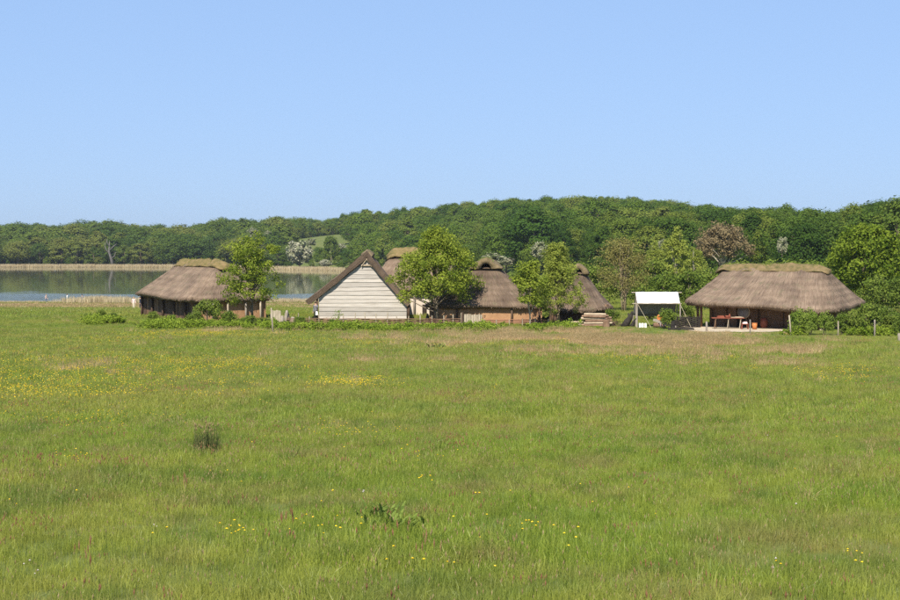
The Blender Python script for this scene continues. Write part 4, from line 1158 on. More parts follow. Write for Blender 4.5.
# --- small hut behind the birch
def small_hut():
    Yf = 122.0; L = 8.0; x0 = (580 - 450) / FPX * (Yf + 2.5)
    t = thing('thatched_hut', 'small steep thatched hut with smoke hole half hidden by the birch', 'hut', (x0, Yf + L / 2, float(h(x0, Yf + 3))), R(86), 'thatched houses')
    roof = hip_roof('roof', t, L, 6.2, 1.15, 4.3, 2.0, .6, THATCH_DARK, 31, thick=.3, sag=.3, ex=3.2)
    ridge_cap(t, -2.3, 2.2, 4.12, .95, .85, MOSS_DARK, 32, hole=True, roof=roof)
    wall_ring(t, L - 1.8, 5.0, 1.5, TIMBER)
    for y in (-2.3, 2.3):
        MB().tube([(-L / 2 + .75, y, -.1), (-L / 2 + .8, y, 1.5)], .1, 7).build('post', TIMBER_RED, t, True)
small_hut()

# --- right house with open porch
def right_house():
    ctr = Vector((26.35, 114.4)); a = (-.819, .574)
    t = thing('thatched_house', 'long thatched house with turfed ridge and a shaded open porch on a gravel yard', 'house', (ctr.x, ctr.y, float(h(ctr.x, ctr.y))), math.atan2(a[1], a[0]), 'thatched houses')
    # local x = back-left, local +y = (-.574,-.819): the front
    L, W = 12.8, 10.3
    ev = lambda x, y: (-.28 * sstep(0, -6, x) + .10 * sstep(2, 6, x)) if y > 0 else 0
    roof = hip_roof('roof', t, L, W, 2.0, 4.75, 4.2, .55, THATCH, 41, sag=.10, eave=ev, ex=5.5, ins=2.2)
    ridge_cap(t, -4.55, 5.0, 4.5, .95, .60, TURF, 42, roof=roof, curve=.06)
    ridge_grass(roof, -4.0, 4.6, 4.5, .5, .56, 800, 43, .34)
    wl, ww = 9.6, 5.4; cy = -.75
    for o in wall_ring(t, wl, ww, 2.6, CLAY_BROWN, cy=cy): pass
    fy = cy + ww / 2
    # doorways: frame, and a near-black panel painted as the shade inside
    for x, wd in ((1.9, .95), (-3.1, 1.5)):
        d = MB().box((x, fy + .10, .95), (wd, .06, 1.9)).build('doorway_shade', DARK_OPENING, t)
        MB().box((x - wd / 2 - .06, fy + .13, .97), (.12, .12, 1.94)).box((x + wd / 2 + .06, fy + .13, .97), (.12, .12, 1.94)).box((x, fy + .13, 1.99), (wd + .24, .12, .1)).build('door_frame', TIMBER_RED, d)
    for x in (-4.6, -1.5, .6, 3.3, 4.6):
        MB().tube([(x, fy + .25, -.2), (x, fy + .22, 2.4)], .12, 7).build('post', TIMBER_RED, t, True)
    # porch props leaning out to the eave
    for (x0_, y0_, x1_, y1_) in ((5.35, 3.0, 5.1, 3.7), (4.9, 3.35, 4.65, 4.0), (-5.0, 3.3, -5.2, 3.9), (-5.35, -1.2, -5.5, -1.6), (-5.35, 1.2, -5.5, 1.5)):
        MB().tube([(x0_, y0_, -.2), (x1_, y1_, 1.9)], .11, 7).build('brace', TIMBER_RED, t, True)
    MB().box((-5.25, 3.55, .75), (.10, .30, 1.9), Matrix.Rotation(R(14), 3, 'X')).build('leaning_plank', LOGPALE, t)
    return t
right_house()

# gravel yard
def yard():
    bm = bmesh.new()
    P = []
    n = len(PATIO_W)
    for i in range(n):
        for f in np.linspace(0, 1, 12, endpoint=False):
            p = PATIO_W[i].lerp(PATIO_W[(i + 1) % n], f)
            j = (float(vnoise(p.x * 1.3, p.y * 1.3, 4)) - .5) * .5
            P.append(bm.verts.new((p.x + j, p.y + j, float(h(p.x, p.y)) + .03)))
    bm.faces.new(P)
    bmesh.ops.triangulate(bm, faces=bm.faces[:])
    me = bpy.data.meshes.new('gravel_yard'); bm.to_mesh(me); me.materials.append(GRAVEL)
    tag(obj('gravel_yard', me), 'pale gravel yard before the open porch', None, None, 'structure')
yard()

# ------------------------------------------------------------------ things in the village
def stake(px, py, hgt, label, r=.06, lean=(0, 0), m=POSTW, group='posts along the field edge', name='field_post'):
    g = ground(px, py)
    mb = MB(); top = Vector((lean[0], lean[1], hgt))
    mb.tube([(0, 0, -.3), tuple(top * .5 + Vector((.012, 0, 0))), tuple(top * .97), tuple(top)], [r * 1.05, r, r * .95, r * .6], 8)
    o = mb.build(name, m, None, True, g)
    return tag(o, label, 'post', group)

stake(273, 334, 1.9, 'pale leaning stake at the foot of the loose crowned young tree', .06, (-.12, 0))
stake(706.5, 331.5, .75, 'short stout post at the left front of the gravel yard', .08, m=GREYW)
stake(750, 334, 1.05, 'grey post standing in front of the table on the gravel yard', .05, m=GREYW)
stake(791, 335.5, 1.45, 'tall pale post beside the upright yellow green bushes', .055, (-.15, 0))
stake(838, 336, 1.05, 'pale post before the dull green bush', .05)
stake(874.5, 337, 1.2, 'grey post before the large round bush', .06, m=GREYW)
stake(899, 343, .6, 'low grey post past the large round bush', .09, m=GREYW)

def wattle_fence():
    t = thing('wattle_fence', 'low woven wattle fence with uneven stakes before the plank gable', 'fence', onx(285, 116.2))
    o = t.location
    pxs = [286, 298, 309, 319, 331, 343, 355, 365, 376, 387, 397, 408, 420, 432, 444, 453, 461]
    rnd = random.Random(3); pts = []
    for p in pxs:
        g = onx(p, 116.2 - (p - 285) * .006 + rnd.uniform(-.1, .1)); pts.append(g - o)
    for p in pts:
        hh = rnd.uniform(.75, 1.15)
        MB().tube([(p.x, p.y, -.2), (p.x + rnd.uniform(-.06, .06), p.y, hh)], .045, 6).build('stake', POSTW, t)
    mb = MB()
    for r_ in range(8):
        z = .06 + r_ * .078
        ph = r_ % 2
        P = []
        for i, p in enumerate(pts):
            P.append((p.x, p.y + (.06 if (i + ph) % 2 else -.06), z + rnd.uniform(-.025, .025)))
        mb.tube(P, .03, 5)
    w_ = mb.build('woven_rods', TIMBER_RED, t); w_['kind'] = 'stuff'
wattle_fence()

def gate():
    t = thing('plank_gate', 'small gate of pale upright boards before the middle hut', 'gate', onx(464, 115.0))
    rnd = random.Random(5)
    x = 0
    for i in range(7):
        wd = rnd.uniform(.16, .22)
        MB().box((x + wd / 2, rnd.uniform(-.015, .015), .48), (wd - .025, .035, rnd.uniform(.92, 1.08))).build('board', POSTW, t)
        x += wd
    for z in (.22, .78):
        MB().box((x / 2, .045, z), (x, .04, .09)).build('rail', GREYW, t)
    MB().tube([(-.12, 0, -.2), (-.12, 0, 1.15)], .085, 7).build('gate_post', TIMBER, t)
    MB().tube([(x + .1, 0, -.2), (x + .1, 0, .95)], .06, 7).build('gate_post', POSTW, t)
gate()

def low_fence(px0, px1, Y, n, hgt, label, m):
    t = thing('rail_fence', label, 'fence', onx(px0, Y)); o = t.location
    P = [onx(px0 + (px1 - px0) * i / (n - 1), Y) - o for i in range(n)]
    rnd = random.Random(int(px0))
    for p in P: MB().tube([(p.x, 0, -.2), (p.x + rnd.uniform(-.05, .05), 0, hgt + rnd.uniform(-.12, .1))], .045, 6).build('stake', POSTW, t)
    for z in (.3, hgt - .12):
        MB().tube([(P[0].x - .2, .06, z), ((P[0].x + P[-1].x) / 2, .07, z + .03), (P[-1].x + .2, .06, z - .02)], .035, 6).build('rail', m, t)
low_fence(484, 548, 115.5, 6, .62, 'low rail fence with thin stakes before the clay wall of the middle hut', CLAY_RED)

def logs():
    # stacked timbers beside the small hut: each timber is a thing of its own
    g = onx(597, 115.5); rnd = random.Random(7)
    rows = [(0.09, 2.3, 4), (0.28, 2.3, 4), (0.47, 2.2, 3), (0.65, 2.0, 3), (0.82, 1.8, 3), (0.98, 1.6, 2)]
    for r_, (z, ln, n) in enumerate(rows):
        for i in range(n):
            rad = rnd.uniform(.085, .12)
            y = (i - n / 2) * .26 + (.1 if r_ % 2 else 0); dx = rnd.uniform(-.35, .35); tl = rnd.uniform(-.05, .05)
            mb = MB(); l = ln / 2
            mb.tube([(-l, 0, -tl), (-l * .3, rnd.uniform(-.02, .02), 0), (l * .4, 0, rnd.uniform(-.02, .02)), (l, 0, tl)], [rad, rad * .95, rad * .9, rad * .8], 8)
            o = mb.build('timber_pole', LOGPALE if rnd.random() < (.08 if r_ < 4 else .45) else LOGW, None, False, (g.x + dx, g.y + y, g.z + z))
            o.rotation_euler = (0, 0, rnd.uniform(-.04, .04))
            tag(o, 'rough timber pole in the %s layer of the stack beside the small hut' % ('bottom', 'second', 'third', 'fourth', 'fifth', 'top')[r_], 'log', 'stacked timber poles')
    for i, (p, z, ln, rot, m) in enumerate([(572, .1, 1.6, .2, LOGPALE), (577, .1, 1.3, -.3, LOGW), (567, .1, 1.2, .5, LOGW), (580, .3, 1.5, .1, LOGPALE)]):
        q = onx(p, 114.8 + .3 * i)
        o = MB().tube([(-ln / 2, 0, 0), (ln / 2, 0, .03)], [.11, .09], 8).build('log', m, None, False, (q.x, q.y, q.z + z))
        o.rotation_euler = (0, 0, rot); tag(o, 'loose log lying left of the stacked timber', 'log', 'loose logs')
    q = onx(606.5, 114.0)
    o = MB().tube([(0, 0, -.1), (0, 0, .3), (.01, 0, .62)], [.3, .27, .26], 12).build('chopping_block', LOGW, None, False, q)
    tag(o, 'orange brown chopping block in front of the timber stack', 'block')
    q = onx(614.5, 115.5)
    t = thing('twig_heap', 'dark brown heap of twigs right of the timber stack', 'twigs', q)
    mb = MB()
    for i in range(60):
        a = rnd.uniform(0, 6.28); b = rnd.uniform(0, .5)
        c = Vector((rnd.gauss(0, .25), rnd.gauss(0, .2), abs(rnd.gauss(.15, .15)))); d = Vector((math.cos(a), math.sin(a), b)) * rnd.uniform(.2, .5)
        mb.tube([c - d * .5, c + d * .5], .018, 4)
    mb.build('twigs', TIMBER, t)['kind'] = 'stuff'
    # weathered stump pile left of the plank gable
    t = onx(286.5, 117.5)
    for i, (dx, dz, r0, hh, tilt) in enumerate([(-.45, 0, .20, .75, .1), (0, 0, .24, 1.0, -.15), (.42, 0, .2, .65, .25), (.85, 0, .17, .45, .5), (-.1, .05, .15, 1.15, .3)]):
        o = MB().tube([(0, 0, -.1), (.03, 0, hh * .5), (tilt * .4, .05, hh)], [r0 * 1.25, r0, r0 * .7], 9).build('stump', GREYW if i % 2 == 0 else BARK, None, True, (t.x + dx, t.y + (i % 2) * .3, t.z + dz))
        tag(o, 'weathered stump, %s in the cluster by the plank gable' % ('grey and upright', 'tallest brown', 'grey and tilted', 'lowest brown', 'slim grey rear')[i], 'stump', 'stump cluster')
    q = onx(277, 116.4)
    t = thing('board_panel', 'upright panel of grey boards beside the loose crowned young tree', 'panel', q)
    for i in range(4): MB().box((-.45 + i * .22, 0, .6), (.2, .04, 1.35 - .08 * (i % 2))).build('board', POSTW, t)
    for z in (.3, .95): MB().box((-.12, .045, z), (.9, .04, .08)).build('rail', GREYW, t)
logs()

def awning():
    Y = 114.0; g = onx(658.5, Y)
    t = thing('canvas_awning', 'white canvas awning on wooden poles between the huts and the right house', 'awning', g)
    sp = Y / FPX
    hw = 21.3 * sp
    zt = CAM_Z - (292 - 248) * (Y + .9) / FPX - g.z; zf = CAM_Z - (303 - 248) * (Y - .2) / FPX - g.z
    def sheet(y0, z0, y1, z1, m, name, sag):
        nx, nv = 18, 10; V = []; F = []
        for j in range(nv + 1):
            for i in range(nx + 1):
                u = i / nx; v = j / nv
                s = -sag * math.sin(math.pi * u) * math.sin(math.pi * v) + .015 * math.sin(u * 23 + v * 4)
                V.append((-hw + 2 * hw * u, y0 + (y1 - y0) * v, z0 + (z1 - z0) * v + s))
        for j in range(nv):
            for i in range(nx):
                a = j * (nx + 1) + i; F.append((a, a + 1, a + nx + 2, a + nx + 1))
        me = bpy.data.meshes.new(name); me.from_pydata(V, [], F); me.materials.append(m)
        me.polygons.foreach_set('use_smooth', np.ones(len(F), bool)); me.update()
        o = obj(name, me, t); md = o.modifiers.new('thickness', 'SOLIDIFY'); md.thickness = .015
        return o
    sheet(-.2, zf, .95, zt, CANVAS, 'front_canvas', .05)
    sheet(.99, zt - .01, 2.5, .85, CANVAS_GREY, 'back_canvas', .05)
    MB().tube([(-hw - .32, .97, zt - .05), (hw + .32, .97, zt - .05)], .04, 8).build('ridge_pole', POSTW, t)
    MB().tube([(-hw - .42, -.2, zf - .05), (hw + .12, -.2, zf - .05)], .035, 8).build('front_pole', POSTW, t)
    MB().tube([(-hw - .1, 2.5, .82), (hw + .1, 2.5, .82)], .035, 8).build('back_pole', GREYW, t)
    for s in (-1, 1):
        MB().tube([(s * (hw + .02), -.22, -.2), (s * (hw + .02), -.2, zf)], .055, 8).build('pole', GREYW, t)
        MB().tube([(s * (hw - .05), .97, -.2), (s * (hw - .05), .97, zt)], .05, 8).build('pole', GREYW, t)
        MB().tube([(s * hw, 2.5, -.2), (s * hw, 2.5, .9)], .05, 8).build('pole', GREYW, t)
        MB().tube([(s * hw, -.2, zf - .05), (s * (hw + .75 if s > 0 else hw - 1.0), -1.2, 0)], .014, 5).build('guy_rope', ROPE, t)
    # things under and beside it
    q = onx(643, 113.6)
    for i in range(3):
        o = MB().box((0, 0, .16), (.17, .2, .34)).box((0, 0, .34), (.13, .16, .03)).build('white_tub', WHITEPAINT, None, False, (q.x - .22 + i * .22, q.y + .1 * (i % 2), q.z))
        tag(o, 'small white block on the grass under the awning', 'block', 'white blocks under the awning')
    # dark low screen
    q = onx(686, 113.2)
    t2 = thing('brushwood_screen', 'long low dark brushwood screen left of the porch', 'screen', q)
    wv = MB(); rnd = random.Random(4)
    for i in range(10): 
        z = .08 + i * .085
        wv.tube([(-1.15 + k * .23, .04 * (1 if (k + i) % 2 else -1), z + rnd.uniform(-.02, .02)) for k in range(11)], .045, 5)
    wv.build('woven_rods', CHAR, t2)['kind'] = 'stuff'
    for k in range(6): MB().tube([(-1.15 + k * .46, 0, -.2), (-1.15 + k * .46, 0, 1.0)], .04, 6).build('stake', CHAR, t2)
    # beams on the ground
    q = onx(665, 111.5)
    t2 = MB().box((0, 0, 0), (1.9, .22, .18)).box((.02, .06, .1), (1.7, .1, .05)).build('grey_beam', GREYW, None, False, (q.x, q.y, q.z + .42))
    t2.rotation_euler = (0, R(18), R(-12)); tag(t2, 'weathered grey beam leaning down in front of the awning', 'beam')
    q = onx(681.5, 109.3)
    t2 = MB().box((0, 0, .09), (2.0, .3, .14)).box((.1, 0, .18), (1.6, .18, .05)).build('dark_beam', CHAR, None, False, q)
    t2.rotation_euler = (0, 0, R(-14)); tag(t2, 'dark charred beam lying at the left edge of the gravel yard', 'beam')
    q = onx(673.2, 109.8)
    o = MB().tube([(0, 0, -.1), (0, .02, .35), (.02, 0, .68)], [.2, .17, .16], 9).build('wood_block', CHAR, None, False, q)
    tag(o, 'dark upright block at the end of the leaning beam', 'block')
    q = onx(630, 115.0)
    mb = MB(); mb.tube([(-.45, 0, -.1), (-.2, 0, .4), (.05, 0, .75), (.22, 0, 1.25)], [.34, .28, .2, .07], 8); mb.tube([(0, 0, .6), (-.12, 0, 1.1)], [.13, .05], 7); mb.tube([(.1, 0, -.1), (.35, .05, .35), (.5, .1, .6)], [.22, .15, .06], 7)
    tag(mb.build('charred_stump', CHAR, None, True, q), 'black charred forked stump left of the awning', 'stump')
    q = onx(427.2, 117.2)
    mb = MB(); mb.tube([(0, 0, -.1), (0, 0, .4), (.03, 0, .72), (.02, 0, .95)], [.16, .18, .12, .05], 8)
    tag(mb.build('charred_stump', CHAR, None, True, q), 'small black stump by the trunk of the dense leafy tree', 'stump')
awning()

def porch_things():
    q = onx(728, 111.0)
    t = thing('trestle_table', 'reddish wooden trestle table on the gravel yard', 'table', (q.x, q.y, q.z + .03), R(-4))
    MB().box((0, 0, .86), (2.5, .75, .05)).build('table_top', REDW, t)
    for x in (-.95, .05, 1.0):
        for s in (-1, 1): MB().tube([(x + .12 * s, .3 * s, 0), (x, .24 * s, .84)], .035, 6).build('leg', POSTW if x > -.5 else TIMBER_RED, t)
        MB().box((x, 0, .78), (.07, .66, .06)).build('crossbar', TIMBER_RED, t)
    top = Vector((q.x, q.y, q.z + .03 + .887))
    o = MB().tube([(0, 0, 0), (0, 0, .07), (0, 0, .16)], [.10, .16, .14], 10).build('red_bowl', REDW, None, True, top + Vector((-.05, 0, 0)))
    tag(o, 'red bowl on the trestle table', 'bowl')
    o = MB().box((0, 0, .06), (.55, .26, .12)).box((0, 0, .135), (.45, .2, .03)).build('red_box', REDW, None, False, top + Vector((-.55, .05, 0)))
    tag(o, 'low red box at the left of the trestle table', 'box')
    o = MB().tube([(0, 0, 0), (0, 0, .16), (0, 0, .2), (0, 0, .3)], [.07, .08, .04, .045], 9).build('red_jug', REDW, None, True, top + Vector((.12, -.15, 0)))
    tag(o, 'slim red jug on the trestle table', 'jug')
    o = MB().box((0, 0, .02), (.95, .5, .035)).box((.1, .05, .05), (.5, .3, .03)).build('pale_board', LOGPALE, None, False, top + Vector((.72, 0, 0)))
    tag(o, 'pale board lying on the right end of the trestle table', 'board')
    # round grey disc propped behind the table
    q2 = onx(744.0, 111.7)
    t = thing('round_shield', 'round grey wooden shield with pale rim propped behind the table', 'shield', (q2.x, q2.y, q2.z + 1.32), R(-25))
    V = []; n = 28
    mb = MB()
    c = [(0, -.10, 0)] + [(.25 * math.cos(k * 2 * math.pi / n), -.08, .25 * math.sin(k * 2 * math.pi / n)) for k in range(n)] + [(.46 * math.cos(k * 2 * math.pi / n), 0, .46 * math.sin(k * 2 * math.pi / n)) for k in range(n)] + [(.46 * math.cos(k * 2 * math.pi / n), .04, .46 * math.sin(k * 2 * math.pi / n)) for k in range(n)]
    f = [(0, 1 + k, 1 + (k + 1) % n) for k in range(n)] + [(1 + k, 1 + n + k, 1 + n + (k + 1) % n, 1 + (k + 1) % n) for k in range(n)] + [(1 + n + k, 1 + 2 * n + k, 1 + 2 * n + (k + 1) % n, 1 + n + (k + 1) % n) for k in range(n)] + [tuple(1 + 2 * n + k for k in range(n))]
    mb.add(c, f).build('disc', GREYPAINT, t, True)
    MB().tube([(.475 * math.cos(k * math.pi / 16), .02, .475 * math.sin(k * math.pi / 16)) for k in range(33)], .025, 6, False).build('rim', LOGPALE, t, True)
    for s in (-.25, .25): MB().tube([(s, .12, -1.33), (s * .6, .07, -.1)], .03, 6).build('prop', TIMBER_RED, t)
    # stool with white cloth, bucket, basket
    q = onx(745.2, 109.9)
    t = thing('red_stool', 'small red stool under the right end of the table', 'stool', (q.x, q.y, q.z + .03))
    MB().box((0, 0, .42), (.55, .34, .05)).build('seat', REDW, t)
    for x in (-.22, .22):
        for y in (-.12, .12): MB().tube([(x * 1.15, y * 1.2, 0), (x, y, .41)], .03, 6).build('leg', REDW, t)
    o = MB().box((0, 0, .05), (.36, .26, .1)).box((.03, 0, .12), (.24, .2, .06)).build('folded_cloth', PINKC, None, False, (q.x, q.y, q.z + .476))
    tag(o, 'pale pink folded cloth on the small red stool', 'cloth')
    q = onx(755, 109.6)
    t = thing('orange_bucket', 'orange bucket standing on the gravel beside the table', 'bucket', (q.x, q.y, q.z + .03))
    MB().tube([(0, 0, 0), (0, 0, .25), (0, 0, .5)], [.17, .19, .21], 14).build('body', ORANGE, t, True)
    MB().tube([(.215 * math.cos(k * math.pi / 8), .215 * math.sin(k * math.pi / 8), .5) for k in range(17)], .014, 5, False).build('rim', ORANGE, t, True)
    MB().tube([(-.2, 0, .48), (-.12, -.16, .42), (.12, -.16, .42), (.2, 0, .48)], .01, 5).build('handle', GREYW, t)
    q = onx(764.5, 111.4)
    t = thing('wicker_basket', 'dark red wicker basket standing against the porch wall', 'basket', (q.x, q.y, q.z + .03))
    MB().tube([(0, 0, 0), (0, 0, .3), (0, 0, .55), (0, 0, .85)], [.24, .3, .3, .24], 12).build('body', REDW, t, True)
    MB().tube([(-.24, 0, .82), (-.18, 0, 1.05), (.18, 0, 1.05), (.24, 0, .82)], .025, 6).build('handle', TIMBER_RED, t)
porch_things()

# ------------------------------------------------------------------ people
def person(name_label, loc, H, rz, top, legs, hair, pose='stand', extra=None, group=None):
    """one continuous skinned body; cloth by body region; hair as a child"""
    s = H / 1.75
    V = {}; 
    if pose == 'sit':
        J = {'pelvis': (0, 0, .48), 'waist': (0, .0, .66), 'chest': (0, -.04, .92), 'neck': (0, -.05, 1.08), 'head': (0, -.08, 1.19), 'crown': (0, -.08, 1.33),
             'hl': (-.1, 0, .46), 'kl': (-.14, -.42, .48), 'al': (-.14, -.46, .09), 'tl': (-.14, -.62, .04), 'hr': (.1, 0, .46), 'kr': (.14, -.42, .50), 'ar': (.15, -.40, .09), 'tr': (.15, -.56, .04),
             'sl': (-.19, -.04, .99), 'el': (-.26, -.12, .72), 'wl': (-.16, -.34, .62), 'fl': (-.12, -.42, .60), 'sr': (.19, -.04, .99), 'er': (.26, -.12, .72), 'wr': (.16, -.34, .62), 'fr': (.12, -.42, .60)}
    else:
        st_ = .12 if pose == 'walk' else .03
        J = {'pelvis': (0, 0, .93), 'waist': (0, 0, 1.08), 'chest': (0, -.01, 1.33), 'neck': (0, 0, 1.49), 'head': (0, -.02, 1.59), 'crown': (0, -.01, 1.71),
             'hl': (-.09, 0, .9), 'kl': (-.10, -st_ * 1.3, .49), 'al': (-.11, -st_, .09), 'tl': (-.12, -st_ - .17, .04), 'hr': (.09, 0, .9), 'kr': (.10, st_ * .4, .49), 'ar': (.11, st_ * 1.4, .09), 'tr': (.12, st_ * 1.4 - .16, .04),
             'sl': (-.19, 0, 1.42), 'el': (-.25, .05 + st_ * .4, 1.14), 'wl': (-.25, -.06 + st_ * .4, .90), 'fl': (-.24, -.09 + st_ * .4, .78), 'sr': (.19, 0, 1.42), 'er': (.25, .05 - st_ * .4, 1.14), 'wr': (.25, -.06 - st_, .90), 'fr': (.24, -.09 - st_, .78)}
        if pose == 'reach':
            J['er'] = (.34, -.15, 1.22); J['wr'] = (.38, -.36, 1.30); J['fr'] = (.38, -.44, 1.34)
    rad = {'pelvis': .15, 'waist': .135, 'chest': .155, 'neck': .058, 'head': .098, 'crown': .075, 'hl': .09, 'kl': .062, 'al': .045, 'tl': .04, 'hr': .09, 'kr': .062, 'ar': .045, 'tr': .04, 'sl': .068, 'el': .046, 'wl': .034, 'fl': .03, 'sr': .068, 'er': .046, 'wr': .034, 'fr': .03}
    E = [('pelvis', 'waist'), ('waist', 'chest'), ('chest', 'neck'), ('neck', 'head'), ('head', 'crown'), ('pelvis', 'hl'), ('hl', 'kl'), ('kl', 'al'), ('al', 'tl'), ('pelvis', 'hr'), ('hr', 'kr'), ('kr', 'ar'), ('ar', 'tr'),
         ('chest', 'sl'), ('sl', 'el'), ('el', 'wl'), ('wl', 'fl'), ('chest', 'sr'), ('sr', 'er'), ('er', 'wr'), ('wr', 'fr')]
    # fingers: short chains rooted in the palm
    for sd_ in 'lr':
        w_, f_ = Vector(J['w' + sd_]), Vector(J['f' + sd_]); d = (f_ - w_).normalized(); side = Vector((0, 1, 0)) if abs(d.y) < .8 else Vector((1, 0, 0))
        for i, (o_, ln) in enumerate(((-.028, .075), (-.009, .088), (.01, .082), (.028, .065))):
            J['f%s%d' % (sd_, i)] = tuple(f_ + side * o_ + d * ln); rad['f%s%d' % (sd_, i)] = .009; E.append(('f' + sd_, 'f%s%d' % (sd_, i)))
        J['th' + sd_] = tuple(w_.lerp(f_, .55) + side * .06 + d * .03); rad['th' + sd_] = .011; E.append(('w' + sd_, 'th' + sd_))
    keys = list(J); ix = {k: i for i, k in enumerate(keys)}
    me = bpy.data.meshes.new('person_bones'); me.from_pydata([tuple(c * s for c in J[k]) for k in keys], [(ix[a], ix[b]) for a, b in E], [])
    o = bpy.data.objects.new('person_bones', me); COL.objects.link(o)
    md = o.modifiers.new('skin', 'SKIN')
    for k in keys:
        sv = me.skin_vertices[0].data[ix[k]]; r = rad[k] * s
        sv.radius = (r * (1.15 if k in ('chest', 'pelvis', 'waist') else 1), r * (.78 if k in ('chest', 'pelvis', 'waist') else 1)); sv.use_root = (k == 'pelvis')
    o.modifiers.new('sub', 'SUBSURF').levels = 1
    dg = bpy.context.evaluated_depsgraph_get(); bm_ = bpy.data.meshes.new_from_object(o.evaluated_get(dg))
    bpy.data.objects.remove(o); 
    for m in (SKIN, top, legs, SHOE): bm_.materials.append(m)
    segs = [(Vector(J[a]) * s, Vector(J[b]) * s, a, b) for a, b in E]
    def reg(b, a):
        if b in ('neck', 'head', 'crown') and a != 'chest': return 0
        if b[0] == 'f' or b[:2] == 'th': return 0
        if b in ('tl', 'tr'): return 3
        if b in ('hl', 'kl', 'al', 'hr', 'kr', 'ar') : return 2
        return 1
    for p in bm_.polygons:
        c = p.center; best = None
        for (a, b, an, bn) in segs:
            d = b - a; f = max(0, min(1, (c - a).dot(d) / d.length_squared)); q = (a + d * f - c).length - rad[bn] * s * .5
            if best is None or q < best[0]: best = (q, reg(bn, an))
        p.material_index = best[1]; p.use_smooth = True
    body = bpy.data.objects.new('person', bm_); COL.objects.link(body)
    body.location = loc; body.rotation_euler = (0, 0, rz)
    tag(body, name_label, 'person', group)
    # hair and face
    hc = Vector(J['head']).lerp(Vector(J['crown']), .45) * s
    bm = bmesh.new(); bmesh.ops.create_icosphere(bm, subdivisions=2, radius=.118 * s)
    bmesh.ops.delete(bm, geom=[v for v in bm.verts if v.co.z < -.02 * s and v.co.y < .03 * s], context='VERTS')
    hm = bpy.data.meshes.new('hair'); bm.to_mesh(hm); bm.free(); hm.materials.append(hair)
    obj('hair', hm, body, hc + Vector((0, .012 * s, .012 * s)))
    MB().tube([hc + Vector((0, -.085, -.01)) * s, hc + Vector((0, -.125, -.045)) * s, hc + Vector((0, -.09, -.055)) * s], [.012 * s, .017 * s, .01 * s], 6).build('nose', SKIN, body, True)
    for e in (-1, 1): MB().tube([hc + Vector((e * .035, -.09, 0)) * s, hc + Vector((e * .035, -.104, 0)) * s], .012 * s, 6).build('eye', HAIR_D, body)
    if extra: extra(body, s)
    return body

def shirt_bag(body, s):
    o = MB().box((0, 0, 0), (.20, .08, .27)).box((0, 0, .17), (.14, .05, .07)).build('carried_bag', WHITEPAINT, None, False)
    o.location = body.location + Vector((.12, -.24, .72)); tag(o, 'white bag held by the dark clad person at the plank gable', 'bag')

def people():
    person('person in pink top and cream trousers standing on grass left of the hut', onx(133.5, 200), 1.72, .4, PINKC, CREAMC, HAIR_G, 'stand')
    person('person in dark navy clothes standing beside the left hut', onx(140, 196), 1.75, -1.0, NAVY, NAVY, HAIR_D, 'stand')
    person('person in black with white shirt standing at the near lake shore', onx(67, 254), 1.75, 2.2, WHITEC, BLACKC, HAIR_D, 'walk')
    person('person in peach top by the water, left of the one in black', onx(46, 256), 1.65, 1.2, PEACHC, BLUEC, HAIR_G, 'walk')
    person('person in grey clothes by the water near the reeds', onx(82, 254), 1.6, .2, GREYC, GREYC, HAIR_D, 'reach')
    person('person in dark clothes standing against the left edge of the plank gable', onx(315.5, 122.5), 1.74, -.6, GREYC, BLACKC, HAIR_D, 'reach', shirt_bag)
    q = onx(660, 113.4)
    person('person in rust orange tunic sitting on a log under the awning', q, 1.72, .3, RUSTC, PINKC, HAIR_D, 'sit')
    o = MB().tube([(-.5, 0, 0), (.5, 0, .02)], [.19, .17], 10).build('seat_log', LOGW, None, False, (q.x, q.y + .06, q.z + .2))
    tag(o, 'short log under the person in the rust orange tunic', 'log')
people()

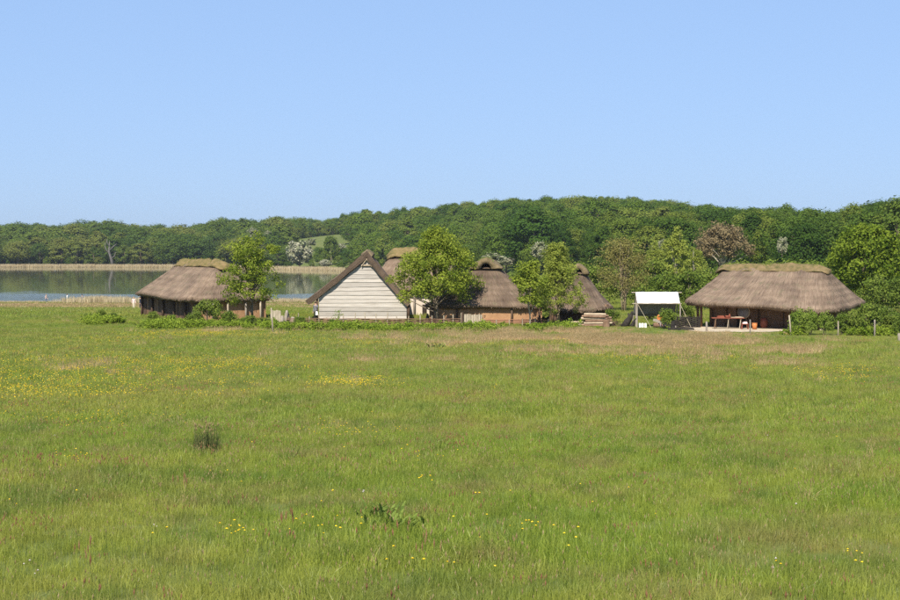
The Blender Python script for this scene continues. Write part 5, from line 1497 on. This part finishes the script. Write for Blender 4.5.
# ------------------------------------------------------------------ plants standing out of the meadow
def weeds():
    rng = np.random.default_rng(3)
    def dock(seed, n, ln, wd, spread):
        r = np.random.default_rng(seed); V = []; F = []; tint = []
        for i in range(n):
            a = r.uniform(0, 6.28); b = Vector((r.normal(0, spread), r.normal(0, spread), 0)); L_ = ln * r.uniform(.6, 1.2); up = r.uniform(.8, 1.9)
            d = Vector((math.cos(a), math.sin(a), 0)); sd_ = Vector((-d.y, d.x, 0)); k = len(V)
            for j, (f, wf) in enumerate(((0, .15), (.3, .8), (.6, 1), (.85, .6), (1, .05))):
                c = b + d * (L_ * f * (.35 + .5 * f)) + Vector((0, 0, L_ * up * (f - .38 * f * f)))
                V += [c + sd_ * wd * wf * .5 + Vector((0, 0, .015)), c - sd_ * wd * wf * .5 + Vector((0, 0, .015))]
            for j in range(4): F.append((k + 2 * j, k + 2 * j + 1, k + 2 * j + 3, k + 2 * j + 2)); tint.append(r.uniform(0, 1))
        return mesh_np('dock_leaves', np.array([tuple(v) for v in V]), np.array(F), G_DOCK, None, np.array(tint))
    for i, (p, q, n, ln, sp_, lab) in enumerate([(378, 521, 46, .20, .12, 'upright dark dock plant in the foreground grass'), (401, 532, 50, .17, .15, 'low broad leaved dock plant beside the upright one'), (437, 350, 60, .32, .25, 'dark leafy weed standing alone before the fence')]):
        g = ground(p, q); o = obj('dock_plant', dock(50 + i, n, ln, .032 if i < 2 else .08, sp_), None, g)
        tag(o, lab, 'plant', 'dock plants in the meadow')
    o = obj('rush_tuft', tuft(80, 210, .24, .22, .58, .012, [leafmat('rush_stem', (.06, .085, .03), (.15, .15, .06), .2, .1), G_SEED], .28, 30, .012, 3, 1.0), None, ground(207, 456))
    tag(o, 'dark tuft of rushes standing in the meadow', 'plant')
    for i, (p, q) in enumerate([(86, 590), (430, 585), (287, 552), (183, 508)]):
        o = obj('sorrel_plant', tuft(85 + i, 8, .07, .15, .28, .008, [G_GRASS, G_SORREL], .25, 7, .007, 7, 1.5), None, ground(p, q))
        tag(o, 'reddish sorrel stalks rising from the foreground grass', 'plant', 'sorrel stalks')
weeds()

# ------------------------------------------------------------------ thin summer haze
def haze():
    m, t = newmat('haze_air')
    o = N(t, 'ShaderNodeOutputMaterial'); v = N(t, 'ShaderNodeVolumePrincipled')
    v.inputs['Color'].default_value = (0.86, 0.92, 1.0, 1)
    v.inputs['Density'].default_value = 0.00009
    v.inputs['Anisotropy'].default_value = 0.3
    t.links.new(v.outputs[0], o.inputs['Volume'])
    b = MB().box((0, 1995, 28.4), (18200, 4200, 76)).build('haze', m)
    tag(b, 'thin pale summer haze over the whole valley', 'haze', None, 'stuff')
haze()
